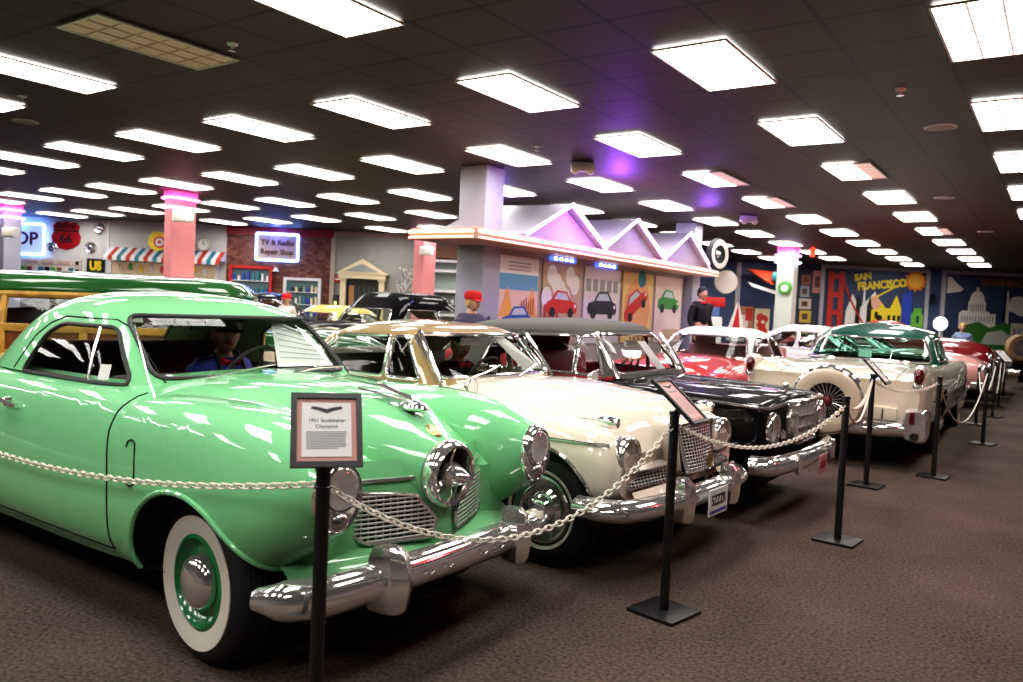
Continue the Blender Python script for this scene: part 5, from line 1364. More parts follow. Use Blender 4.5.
# ---- black convertible with grey cloth top
BLACKC = mat('black_car_paint', (.003,.003,.0035), .6, 0, .36, spec=.05); GREYTOP = mat('grey_cloth_top', (.105,.10,.088), .85, bump=.25, bscale=260); REDSEAT = mat('red_upholstery', (.42,.02,.03), .5); TANIN = mat('tan_lining', (.22,.10,.04), .7)
def lark():
    st = [(-3.95,.80,.42,.88,.88),(-3.4,.86,.33,.94,.93),(-2.4,.88,.28,.935,.94),(-1.3,.885,.27,.925,.945),(-.75,.885,.27,.92,.965),(-.3,.885,.30,.905,.96,0,.95),(.2,.88,.36,.885,.945,0,.95),(.50,.865,.41,.865,.925,0,.955),(.585,.85,.44,.83,.905,0,.95),(.60,.83,.46,.80,.875,0,.95)]
    rings = [(-.62,-2.75,.745,.95,.95,8,4.6,0),(-.70,-2.72,.72,1.06,1.05,8,4.6,0),(-.80,-2.66,.695,1.18,1.15,8,4.4,0),(-.92,-2.58,.665,1.305,1.24,7,4.2,0),(-.94,-2.52,.655,1.345,1.285,6,4.,.0),(-1.0,-2.42,.60,1.39,1.335,5,3.6,.012),(-1.12,-2.28,.44,1.415,1.375,3.8,3.,.015),(-1.35,-2.0,.20,1.425,1.405,3,2.6,.01),(-1.55,-1.7,.04,1.428,1.42,2.2,2.2,0)]
    t, tree, tg, bo = base_car('convertible', 'black convertible with grey cloth top and square chrome grille', (-2.37,6.65,0), 0, BLACKC, GREYTOP, st, rings, 2.77,
        [(-2.4,-.68),(-.72,-.72),(-.72,.72),(-2.4,.68)], [[(-.80,.965),(-.94,1.285),(-1.06,1.285),(-1.06,.965)],[(-1.085,.965),(-1.085,1.285),(-1.60,1.27),(-1.60,.965)],[(-1.635,.965),(-1.635,1.27),(-1.95,1.245),(-2.05,1.0),(-2.05,.965)]],
        [(.665,.985),(-.665,.985),(-.61,1.305),(.61,1.305)], [(.50,1.02),(-.50,1.02),(-.44,1.22),(.44,1.22)], .885, REDSEAT, CHROME, dict(white=(.225,.25)), seats=(-1.5,-2.15), archr=.40, lip=None, tr=.012, liningm=TANIN, roofname='cloth_top')
    # cloth folds at the rear edge of the top
    b = MB()
    for k in range(5):
        z = 1.0+.05*k; b.tube([(-2.74+.02*k+.02*math.sin(k*2),.66*math.cos(a),z+.01*math.sin(5*a+k)) for a in [PI*q/14 for q in range(15)]], .02, 6)
    b.build('top_fold', GREYTOP, t)
    # chrome pillar frame
    for s in (-1,1):
        MB().tube([(-.66,s*.70,.95),(-.80,s*.675,1.15),(-.925,s*.645,1.31)], .020, 8).build('pillar_trim', CHROME, t)
        headlamp(t, .605, s*.675, .69, .098, .026)
        MB().lathe([(0,.02),(.03,.016),(.045,0)], 18, axis='X', xf=Matrix.Translation((.615,s*.42,.62))).build('parking_lamp', CHROME, t)
    # square grille shell
    G = roundpoly([(-.29,.875),(.29,.875),(.285,.53),(-.285,.53)], .035, 3)
    rows = [[(x,y*k,(z-.7)*k+.7) for y, z in G] for x, k in ((.50,1.0),(.66,1.0),(.69,.97),(.685,.90),(.66,.88))]
    MB().grid(rows, cv=True).build('grille_shell', CHROME, t)
    mesh_grille(t, (.672,-.25,.845),(.672,.25,.845),(.672,.25,.56),(.672,-.25,.56), 16, 9, .0028, .006)
    for z in (.655,.75): MB().box((.678,0,z), (.012,.50,.010)).build('grille_cross_bar', CHROME, t)
    MB().box((.675,0,.70), (.012,.012,.29)).build('grille_centre_bar', CHROME, t)
    # chrome lip along the hood and fender front
    for s in (-1,1):
        MB().tube([(-.1,s*.866,.872),(.35,s*.855,.862),(.54,s*.835,.850),(.612,s*.74,.846),(.625,s*.33,.868)], .013, 8).build('hood_lip', CHROME, t)
    b = MB().tube([(.50,0,.915),(.50,0,.955)], .008, 8); b.lathe([(0,.03),(.02,.015),(.024,0),(.02,-.015),(0,-.03)], 14, axis='X', xf=Matrix.Translation((.50,0,.97))); b.build('hood_ornament', CHROME, t)
    m = MB().tube([(-.80,-.80,.90),(-.81,-.80,.94)], .012, 8).lathe([(0,-.03),(.04,-.02),(.058,.01),(.056,.018),(0,.02)], 22, axis='X', xf=Matrix.Translation((-.81,-.80,.965))); m.build('door_mirror', CHROME, t)
    bumper(t, [(.52,-.88,.43),(.60,-.865,.43),(.69,-.78,.43),(.74,-.4,.43),(.76,0,.43),(.74,.4,.43),(.68,.78,.43),(.60,.865,.43),(.52,.88,.43)], .075, .05)
    for s in (-1,1): MB().box((.775,s*.5,.43), (.05,.07,.17)).build('bumper_guard', CHROME, t, bev=.02)
    po = MB().box((.82,.02,.37), (.008,.25,.15)).build('number_plate', mat('plate_rose', (.55,.28,.26), .5), t, smooth=False); MB().box((.825,.02,.37), (.004,.17,.06)).build('plate_band', mat('plate_red', (.30,.02,.03), .5), po, smooth=False)
    MB().tube([(-.93,.0,1.28),(-.92,0,1.24)], .006, 6).box((-.92,0,1.22), (.02,.2,.055)).build('inner_mirror', CHROME, t)
    surf_line(tree, dense([(-.78,.90),(-.80,.6),(-.78,.30)], 8), (0,2), -1, .004, 'door_seam', SHUT, t)
    bumper(t, [(-3.8,-.84,.46),(-4.02,-.7,.46),(-4.08,0,.46),(-4.02,.7,.46),(-3.8,.84,.46)], .07, .05, 'rear_bumper')
    for s in (-1,1): MB().ell((-3.94,s*.66,.72), (.06,.06,.07), 14, 8).build('tail_lamp', REDLENS, t)
    return t
LK = lark()

# ---- cream hardtop with dark green roof, seen from behind
GREENTOP = paint('dark_teal_paint', (.004,.085,.06), .25); CREAMC = paint('cream_car_paint', (.82,.74,.60), .3); GREENIN = mat('green_upholstery', (.010,.055,.042), .6)
def caddy():
    st = [(-4.98,[(.76,.46),(.84,.52),(.86,.66),(.87,.80),(.84,.93),(.62,.80),(.35,.78),(0,.78)]),
     (-4.85,[(.80,.42),(.90,.50),(.92,.68),(.92,.86),(.875,1.02),(.62,.88),(.35,.87),(0,.87)]),
     (-4.4,[(.84,.36),(.93,.48),(.95,.68),(.945,.87),(.885,1.045),(.65,.965),(.36,.98),(0,.985)]),
     (-3.6,.96,.31,1.02,1.035,.02),(-2.7,.97,.29,.985,1.04),(-1.6,.975,.29,.985,1.03),(-.9,.975,.29,.99,1.05),(-.3,.97,.32,1.0,1.07,.02),(.3,.96,.36,.99,1.06,.05),(.65,.93,.42,.95,1.0,.06),(.80,.86,.48,.85,.9,.05)]
    rings = [(-.85,-2.95,.83,1.02,1.03,5,4.2,0),(-1.02,-2.80,.79,1.15,1.13,5,4.2,0),(-1.18,-2.62,.755,1.27,1.23,4.8,4.,0),(-1.30,-2.47,.72,1.365,1.325,4.4,3.8,0),(-1.40,-2.36,.66,1.43,1.395,4,3.4,.01),(-1.55,-2.2,.50,1.485,1.455,3.2,2.8,.02),(-1.72,-2.0,.26,1.512,1.50,2.6,2.4,.02),(-1.84,-1.92,.04,1.53,1.528,2.2,2.2,0)]
    t, tree, tg, bo = base_car('hardtop_coupe', 'cream hardtop with dark green roof and a spare wheel on its rear bumper', (-2.22,14.03,0), PI/2+.028, CREAMC, GREENTOP, st, rings, 3.28,
        [(-2.75,-.72),(-1.05,-.75),(-1.05,.75),(-2.75,.72)], [[(-1.02,1.06),(-1.28,1.35),(-1.85,1.345),(-1.85,1.06)],[(-1.90,1.06),(-1.90,1.345),(-2.25,1.32),(-2.48,1.06)]],
        [(.70,1.08),(-.70,1.08),(-.62,1.36),(.62,1.36)], [(.75,1.042),(-.75,1.042),(-.62,1.325),(.62,1.325)], .975, GREENIN, CHROME, dict(r=.36, white=(.215,.305), rim_r=.20), seats=(-1.7,-2.4), archr=.42, archz=.35, tr=.014, glass=glassmat('green_glass', (.50,.80,.70), .05), liningm=GREENIN, seatz=.50)
    for s in (-1,1):
        fin = MB(); rws = []
        for x, zc, hh, hw_ in ((-4.55,1.0,.05,.04),(-4.75,1.02,.075,.05),(-4.93,1.02,.085,.055),(-5.02,1.0,.075,.05)):
            rws.append([(x,s*.855+hw_*math.cos(a),zc+hh*math.sin(a)) for a in [2*PI*q/16 for q in range(16)]])
        fin.grid(rws, cv=True).build('tail_fin', CREAMC, t)
        MB().ell((-5.02,s*.855,.985), (.045,.048,.085), 16, 10).build('tail_lamp', REDLENS, t)
        MB().tube([(-5.04,s*.855,.89),(-5.045,s*.855,.895)], .05, 12).build('tail_lamp_trim', CHROME, t)
        pod = MB(); rws = []
        for x, k in ((-4.72,.9),(-4.95,1.),(-5.08,1.),(-5.13,.85)):
            rws.append([(x,s*.86+.115*k*math.copysign(abs(math.cos(a))**.4,math.cos(a)),.49+.17*k*math.copysign(abs(math.sin(a))**.4,math.sin(a))) for a in [2*PI*q/20 for q in range(20)]])
        po = pod.grid(rws, cv=True).cap(rws[-1]).build('bumper_pod', CHROME, t)
        MB().lathe([(0,.0),(.030,.0),(.036,-.02),(.042,-.005)], 18, axis='X', xf=Matrix.Translation((-5.145,s*.86,.385))).build('exhaust_tip', DKGREY, po)
        MB().box((-5.135,s*.86+.03,.57), (.02,.05,.12)).build('pod_lens', REDLENS, po, bev=.008)
        surf_line(tree, [(-4.6+.25*k,.70) for k in range(17)], (0,2), s, .010, 'side_spear', CHROME, t, .004)
    bumper(t, [(-4.98,-.76,.43),(-5.06,-.5,.42),(-5.10,0,.42),(-5.06,.5,.42),(-4.98,.76,.43)], .085, .05, 'rear_bumper')
    MB().box((-5.0,0,.58), (.06,1.35,.14)).build('rear_apron', CREAMC, t, bev=.02)
    b = MB()
    for k in range(7): b.box((-5.035,-.56+.1*k+.02,.58), (.02,.012,.11))
    b.build('apron_slots', DKGREY, t)
    # spare wheel kit
    k = MB(); xf = Matrix.Translation((-5.12,-.02,.68)) @ Matrix.Rotation(-PI/2, 4, 'Z') @ Matrix.Rotation(.12, 4, 'X')
    ko = MB().lathe([(.20,-.10),(.27,-.115),(.33,-.095),(.345,-.06),(.348,.0)], 40, xf=xf).build('spare_wheel', mat('kit_cream', (.70,.60,.46), .4, coat=.5), t)
    MB().lathe([(.345,-.065),(.368,-.05),(.372,.05),(.345,.07)], 40, xf=xf).build('spare_wheel_band', CHROME, ko)
    MB().lathe([(.205,-.098),(.19,-.085),(.12,-.06),(0,-.055)], 40, xf=xf).build('wheel_disc', DARK, ko)
    b = MB()
    for q in range(24):
        a = 2*PI*q/24; b.tube([(.06*math.cos(a),-.075,.06*math.sin(a)),(.195*math.cos(a),-.095,.195*math.sin(a))], .0055, 5, xf=xf)
    b.build('wire_spokes', CHROME, ko)
    MB().lathe([(0,-.10),(.025,-.097),(.045,-.085),(.055,-.06)], 20, xf=xf).build('wheel_hub', mat('hub_red', (.14,.02,.018), .4), ko)
    # trunk seam, chrome trim and price sheet in rear window
    surf_line(tree, [(x,y) for x, y in dense([(-2.98,-.62),(-4.75,-.60),(-4.90,-.5),(-4.90,.5),(-4.75,.60),(-2.98,.62)], 12)], (0,1), 1, .004, 'trunk_seam', SHUT, t)
    bumper(t, [(.55,-.9,.45),(.85,-.75,.45),(.95,0,.45),(.85,.75,.45),(.55,.9,.45)], .09, .06)
    MB().box((.80,0,.66), (.1,1.3,.22)).build('front_grille', CHROME, t, bev=.03)
    for s in (-1,1): headlamp(t, .80, s*.70, .80, .09, .02)
    MB().tube([(-3.0,-.3,1.06),(-2.85,-.3,1.17)], .003, 6).build('window_cord', CHROME, t)
    MB().box((-2.72,.04,1.11), (.01,.16,.09)).build('rear_shelf_sheet', PAPER, t, smooth=False)
    return t
CD = caddy()

# ---- simpler cars that show only in part
def plain_car(name, label, loc, rz, col, roofc, hw=.88, belt=.95, hood=1.0, roof=1.5, front=.75, rear=3.9, wb=2.9, xf=-.85, xr=-2.9, tops=(-1.3,-2.4), seat=None, white=(.2,.28), split=True, glass=None, fast=False, archs=True, deck=None, trim=CHROME, group=None, pil=.17, wtop=.70):
    deck = deck or belt-.02
    st = [(-rear,hw*.86,.42,belt-.18,deck-.16),(-rear+.35,hw*.95,.36,belt-.04,deck-.03),(xr-.1 if xr-.1 > -rear+.5 else -rear+.6,hw,.30,belt,deck+.03),(xr+.5,hw,.29,belt,belt+.05),(xf-.3,hw,.29,belt,belt+.06),(xf+.25,hw,.30,belt,hood+.03,.01),(.0,hw*.99,.33,belt-.02,hood,.03),(front-.4,hw*.97,.37,belt-.05,hood-.04,.05),(front-.12,hw*.93,.42,belt-.12,hood-.13,.05),(front,hw*.85,.48,belt-.22,hood-.25,.03)]
    hz = roof-belt; zb = belt+.03
    a, b = tops; w = hw-.15
    if fast: e2 = 2.6
    else: e2 = 3.6
    rings = [(xf,xr,w,zb,zb,5,e2,0),(lerp(xf,a,.36),lerp(xr,b,.30),w-.035,zb+hz*.26,zb+hz*.24,5,e2,0),(lerp(xf,a,.70),lerp(xr,b,.62),w-.075,zb+hz*.50,zb+hz*.46,4.8,e2,0),(a,b,w-.12,zb+hz*.70,zb+hz*.66,4.4,e2,0),(a-.09,b+.12,w-.19,zb+hz*.83,zb+hz*.80,3.8,3.,.01),(a-.24,b+.30,w-.34,zb+hz*.93,zb+hz*.91,3.,2.6,.01),(lerp(a,b,.42),lerp(a,b,.62),.16,roof-.012,roof-.014,2.6,2.4,.004),(lerp(a,b,.49),lerp(a,b,.52),.03,roof,roof,2.2,2.2,0)]
    zt = zb+hz*wtop-.02; zl = zb+.03; mid = lerp(a,b,.5)
    def xe(z, f):
        q = (z-zb)/(hz*.70); return (lerp(xf,a,q)-pil) if f else (lerp(xr,b,q)+pil*1.4)
    wins = [[(xe(zl,1),zl),(xe(zt,1),zt),(mid+.03,zt),(mid+.03,zl)],[(mid-.03,zl),(mid-.03,zt),(xe(zt,0),zt-.02),(xe(zl,0),zl)]]
    wy = w-.06-pil*.3
    t, tree, tg, bo = base_car(name, label, loc, rz, col, roofc, st, rings, wb, [(xr+.25,-w+.06),(xf-.2,-w+.06),(xf-.2,w-.06),(xr+.25,w-.06)], wins,
        [(wy,zl),(-wy,zl),(-wy+.10,zt),(wy-.10,zt)], [(wy-.14,zl+.02),(-wy+.14,zl+.02),(-wy+.24,zt-.03),(wy-.24,zt-.03)], hw, seat or MAROON, trim, dict(white=white), seats=(lerp(xf,xr,.45),lerp(xf,xr,.78)), glass=glass, group=group, archs=archs)
    bumper(t, [(front-.2,-hw,.45),(front+.06,-hw*.8,.45),(front+.12,0,.45),(front+.06,hw*.8,.45),(front-.2,hw,.45)], .075, .05)
    bumper(t, [(-rear+.2,-hw,.45),(-rear-.06,-hw*.8,.45),(-rear-.12,0,.45),(-rear-.06,hw*.8,.45),(-rear+.2,hw,.45)], .075, .05, 'rear_bumper')
    for s in (-1,1):
        headlamp(t, front-.03, s*hw*.74, belt-.22, .085, .02)
        MB().ell((-rear+.02,s*hw*.72,belt-.24), (.05,.05,.07), 14, 8).build('tail_lamp', REDLENS, t)
    mesh_grille(t, (front+.015,-hw*.52,belt-.26),(front+.015,hw*.52,belt-.26),(front+.03,hw*.52,.54),(front+.03,-hw*.52,.54), 6, 16, .005, .014)
    return t, tree, tg
REDC = paint('red_car_paint', (.50,.018,.015), .25); WHITEC = paint('white_car_paint', (.78,.76,.72), .3); DKREDC = paint('dark_red_paint', (.20,.008,.012), .25); PINKC = paint('pink_car_paint', (.72,.36,.33), .3); YELC = paint('pale_yellow_paint', (.72,.55,.17), .3); NAVYC = paint('navy_car_paint', (.006,.007,.02), .25)
plain_car('hardtop_coupe', 'red hardtop with cream roof and fenders, facing the camera behind the black convertible', (-4.15,9.75,0), -PI/2, REDC, WHITEC, roof=1.36, belt=.90, hood=.97, xf=-.75, xr=-2.75, tops=(-1.15,-2.3), seat=mat('rose_upholstery', (.38,.22,.17), .7))
plain_car('sedan', 'white roofed car parked beyond the red hardtop, left of the cream car', (-2.3,15.98,0), 0, WHITEC, WHITEC, roof=1.43)
plain_car('coupe', 'pink and white car with chrome front beyond the cream hardtop, facing the aisle', (-2.0,17.95,0), 0, PINKC, WHITEC, roof=1.36, belt=.95, hood=1.02)
plain_car('coupe', 'dark red car beyond the pink car, facing the aisle', (-2.05,20.05,0), 0, DKREDC, DKREDC, roof=1.50, belt=1.12, hood=1.27)
plain_car('sedan', 'bright red car farther back, its roof just above the green roof', (-2.05,22.3,0), 0, REDC, REDC, roof=1.62)
t_, tr_, tg_ = plain_car('sedan', 'black car far down the aisle with a tan spare wheel at its rear', (2.75,24.7,0), 0, BLACKC, BLACKC, roof=1.55, belt=1.0)
ko = MB().lathe([(.12,-.09),(.30,-.10),(.34,-.04),(.34,.04),(.30,.09),(0,.10)], 28, xf=Matrix.Translation((-3.85,-.72,1.08)) @ Matrix.Rotation(.5,4,'Z') @ Matrix.Translation((0,-.22,0))).build('spare_wheel', mat('tan_cover', (.30,.20,.10), .6), t_)
MB().lathe([(0,-.09),(.12,-.10),(.20,-.108)], 24, xf=Matrix.Translation((-3.85,-.72,1.08)) @ Matrix.Rotation(.5,4,'Z') @ Matrix.Translation((0,-.22,0))).build('spare_disc', DULLCHROME, ko)
plain_car('sedan', 'pale yellow car whose roof shows behind the cream coupe', (-12.6,9.95,0), -PI/2, YELC, YELC, roof=1.38, belt=.92, seat=BEIGE, wtop=.62)
p_ = FH*20.4+RH*(-4.4)
plain_car('sedan', 'dark navy car with shiny roof behind the wood-bodied wagon', (p_.x,p_.y,0), YAW, NAVYC, NAVYC, roof=1.60)
plain_car('fastback_coupe', 'black fastback sedan with rounded roof before the tall pillar', (-9.9,8.9,0), -PI/2, BLACKC, BLACKC, hw=.92, roof=1.68, belt=1.04, hood=1.12, xf=-.70, xr=-3.7, tops=(-1.15,-2.9), fast=True, deck=1.0, seat=BEIGE, rear=4.2, pil=.30, wtop=.50)

# ---- wood bodied station wagon behind the green coupe
def wagon():
    WOOD = mat('varnished_wood', (.50,.27,.05), .3, coat=.6, var=.25, vscale=6.); WOODD = mat('dark_wood_panel', (.22,.07,.02), .3, coat=.6, var=.3, vscale=5.); DKGREEN = paint('dark_green_paint', (.008,.085,.012), .2)
    t = thing('station_wagon', 'wood-bodied station wagon with dark green roof behind the green coupe', 'car', (-8.03,7.36,0), YAW+.22)
    hw = .90
    st = [(-.75,.90,.30,1.05,1.08),(-.3,.90,.31,1.04,1.12,.01),(.1,.89,.34,1.02,1.1,.04),(.45,.86,.38,.98,1.05,.05),(.72,.80,.46,.85,.92,.05)]
    bm = hull_bm(hull_rows([(s[0],prof(*s[1:])) for s in st], 6, 3))
    lin, _ = arch(bm, circ_arch(0,.39,.34), .5); bmobj(bm, 'front_body', DKGREEN, t, 35); [b.build('wheel_well', DARK, t, smooth=False) for b in lin]
    x0, x1 = -4.25, -.75
    # roof
    rings = [(-1.0,-4.35,.76,1.42,1.37,4.,7,.02),(-.95,-4.38,.79,1.44,1.39,4.,7,.02),(-.98,-4.36,.785,1.52,1.48,4.,7,.02),(-1.12,-4.28,.69,1.63,1.60,3.6,6,.03),(-1.4,-4.1,.42,1.675,1.65,3,4,.03),(-2.2,-3.2,.05,1.69,1.69,2.2,2.2,.02)]
    r = gh_rows(rings, 5, 96); b = MB().grid(r, cv=True).cap(r[-1]).cap(r[0]); b.build('roof', DKGREEN, t)
    # lower wooden sides
    for s in (-1,1):
        MB().box(((x0+x1)/2,s*.86,.70), (x1-x0,.05,.62)).build('wood_panel', WOODD, t, smooth=False)
        fr = MB()
        for z in (.42,.72,1.02): fr.box(((x0+x1)/2,s*.885,z), (x1-x0,.05,.09))
        for x in (x1-.05,-1.75,-2.75,-3.6,x0+.05): fr.box((x,s*.885,.72), (.09,.05,.62))
        fr.build('wood_frame', WOOD, t, bev=.012)
        pf = MB()
        for xa, xb in ((x1-.15,-1.22),(-1.75,-1.75),(-2.75,-2.75),(-3.6,-3.6),(x0+.05,x0-.0)):
            pf.tube([(xa,s*.86,1.05),(lerp(xa,xb,.5),s*.82,1.24),(xb,s*.76,1.41)], .042, 8)
        pf.tube([(-1.2,s*.77,1.405),(-2.5,s*.775,1.41),(x0,s*.77,1.38)], .045, 8)
        pf.build('window_frame', WOOD, t)
        for a, c in ((x1-.2,-1.75),(-1.75,-2.75),(-2.75,-3.6),(-3.6,x0)):
            MB().add([(a-.03,s*.855,1.06),(c+.03,s*.855,1.06),(c+.03,s*.765,1.40),(min(a-.03,-1.22),s*.765,1.40)], [(0,1,2,3)]).build('side_window', GLASS, t, smooth=False)
    MB().add([(-.86,-.72,1.10),(-.86,.72,1.10),(-1.12,.66,1.40),(-1.12,-.66,1.40)], [(0,1,2,3)]).build('windshield', GLASS, t, smooth=False)
    MB().tube([(-.86,-.74,1.09),(-.86,.74,1.09),(-1.12,.68,1.42),(-1.12,-.68,1.42)], .025, 8, closed=True).build('windshield_frame', DKGREEN, t)
    MB().box((x0,0,.72), (.06,1.74,.62)).build('tailgate', WOOD, t, bev=.015); MB().add([(x0,-.74,1.07),(x0,.74,1.07),(x0,.70,1.36),(x0,-.70,1.36)], [(0,1,2,3)]).build('rear_window', GLASS, t, smooth=False)
    MB().box((-2.5,0,.48), (3.4,1.66,.06)).build('cabin_floor', MAROON, t, smooth=False)
    for x in (-1.75,-2.6,-3.4): bench(t, x, 1.5, .72, MAROON, .45)
    MB().box((-.98,0,1.0), (.2,1.5,.14)).build('dashboard', TERRA, t, bev=.03); steering(t, -1.3, .36, 1.08)
    for s in (-1,1): headlamp(t, .70, s*.66, .80, .09, .02)
    mesh_grille(t, (.73,-.45,.74),(.73,.45,.74),(.75,.45,.50),(.75,-.45,.50), 6, 12, .006, .014)
    bumper(t, [(.5,-.92,.44),(.8,-.75,.44),(.86,0,.44),(.8,.75,.44),(.5,.92,.44)], .07, .05); bumper(t, [(-4.2,-.9,.44),(-4.42,0,.44),(-4.2,.9,.44)], .07, .05, 'rear_bumper')
    w = wheel_proto(t, (0,-.74,.34), -1, .34, .165, (.21,.285)); copy_tree(w, parent=t, loc=(-2.95,-.74,.34))
    w = wheel_proto(t, (0,.74,.34), 1, .34, .165, (.21,.285)); copy_tree(w, parent=t, loc=(-2.95,.74,.34))
    return t
WG = wagon()
# ------------------------------------------------------------------ mannequins
SKIN = mat('mannequin_skin', (.62,.34,.22), .45)
def skin_mesh(V, E, R, sub=2):
    """a continuous tapering surface grown round a skeleton of joints"""
    me = bpy.data.meshes.new('skel'); me.from_pydata(V, E, [])
    o = bpy.data.objects.new('skel', me); COL.objects.link(o)
    o.modifiers.new('s', 'SKIN'); m2 = o.modifiers.new('u', 'SUBSURF'); m2.levels = sub; m2.render_levels = sub
    for i, r in enumerate(R): me.skin_vertices[0].data[i].radius = r if isinstance(r, tuple) else (r,r)
    me.skin_vertices[0].data[0].use_root = True
    dg = bpy.context.evaluated_depsgraph_get(); dg.update()
    out = bpy.data.meshes.new_from_object(o.evaluated_get(dg))
    v = [tuple(p.co) for p in out.vertices]; f = [tuple(p.vertices) for p in out.polygons]
    bpy.data.objects.remove(o); bpy.data.meshes.remove(me); bpy.data.meshes.remove(out)
    return v, f
def head_mb(mb, c, yaw=0., pitch=0.):
    """head about 0.235 m tall, face towards +X; materials 0 skin 1 eye white 2 dark 3 lip"""
    X = Matrix.Translation(c) @ Matrix.Rotation(yaw,4,'Z') @ Matrix.Rotation(pitch,4,'Y')
    rows = []
    for i in range(19):
        t = -1+2*i/18; z = .118*t
        w = math.sqrt(max(0., 1-abs(t)**2.3))
        row = []
        for k in range(32):
            a = 2*PI*k/32; cx, sy = math.cos(a), math.sin(a)
            jaw = 1-.24*max(0., -t)**1.2
            x = (.098 if cx > 0 else .100)*w*cx*(1-.10*max(0,-t)*(cx < 0)); y = .077*w*sy*jaw
            f = max(0., cx)**14
            x += f*(.022*math.exp(-((t+.12)/.16)**2)+.010*math.exp(-((t+.62)/.14)**2)*1.0+.006*math.exp(-((t-.22)/.12)**2)-.005*math.exp(-((t+.40)/.06)**2))
            e = math.exp(-((a if a < PI else 2*PI-a)-.38)**2/.02)*math.exp(-((t-.05)/.12)**2); x -= .008*e
            row.append((x,y,z))
        rows.append(row)
    mb.grid(rows, cv=True, xf=X)
    for s in (-1,1):
        mb.ell((.083,s*.031,.006), (.010,.014,.008), 12, 8, 1, X); mb.ell((.090,s*.031,.006), (.005,.006,.006), 10, 6, 2, X)
        mb.ell((-.005,s*.078,-.008), (.020,.009,.034), 12, 8, 0, X)
        mb.ell((.090,s*.031,.026), (.006,.018,.004), 10, 6, 2, X)
    mb.ell((.092,0,-.052), (.010,.024,.007), 12, 6, 3, X)
    return X
def hand_mb(mb, p, d, up=(0,0,1), side=1, curl=.5):
    """palm and five bent fingers reaching from p along d"""
    d = Vector(d).normalized(); u = Vector(up); u = (u-d*u.dot(d)).normalized(); w = d.cross(u)*side; p = Vector(p)
    X = Matrix((( d.x,w.x,u.x,p.x),(d.y,w.y,u.y,p.y),(d.z,w.z,u.z,p.z),(0,0,0,1)))
    mb.ell((.045,0,0), (.055,.042,.016), 14, 8, 0, X)
    for k, (y, L) in enumerate(((-.030,.070),(-.010,.080),(.010,.076),(.029,.060))):
        a = curl; q = [(.085,y,0)]
        for j, f in enumerate((.45,.32,.23)):
            q.append((q[-1][0]+L*f*math.cos(a), y*1.05, q[-1][2]-L*f*math.sin(a))); a += curl*1.2
        mb.tube(q, [.0095,.009,.008,.006], 8, xf=X)
    mb.tube([(.015,-.036,0),(.045,-.060,-.012),(.072,-.066,-.028)], [.013,.010,.007], 8, xf=X)
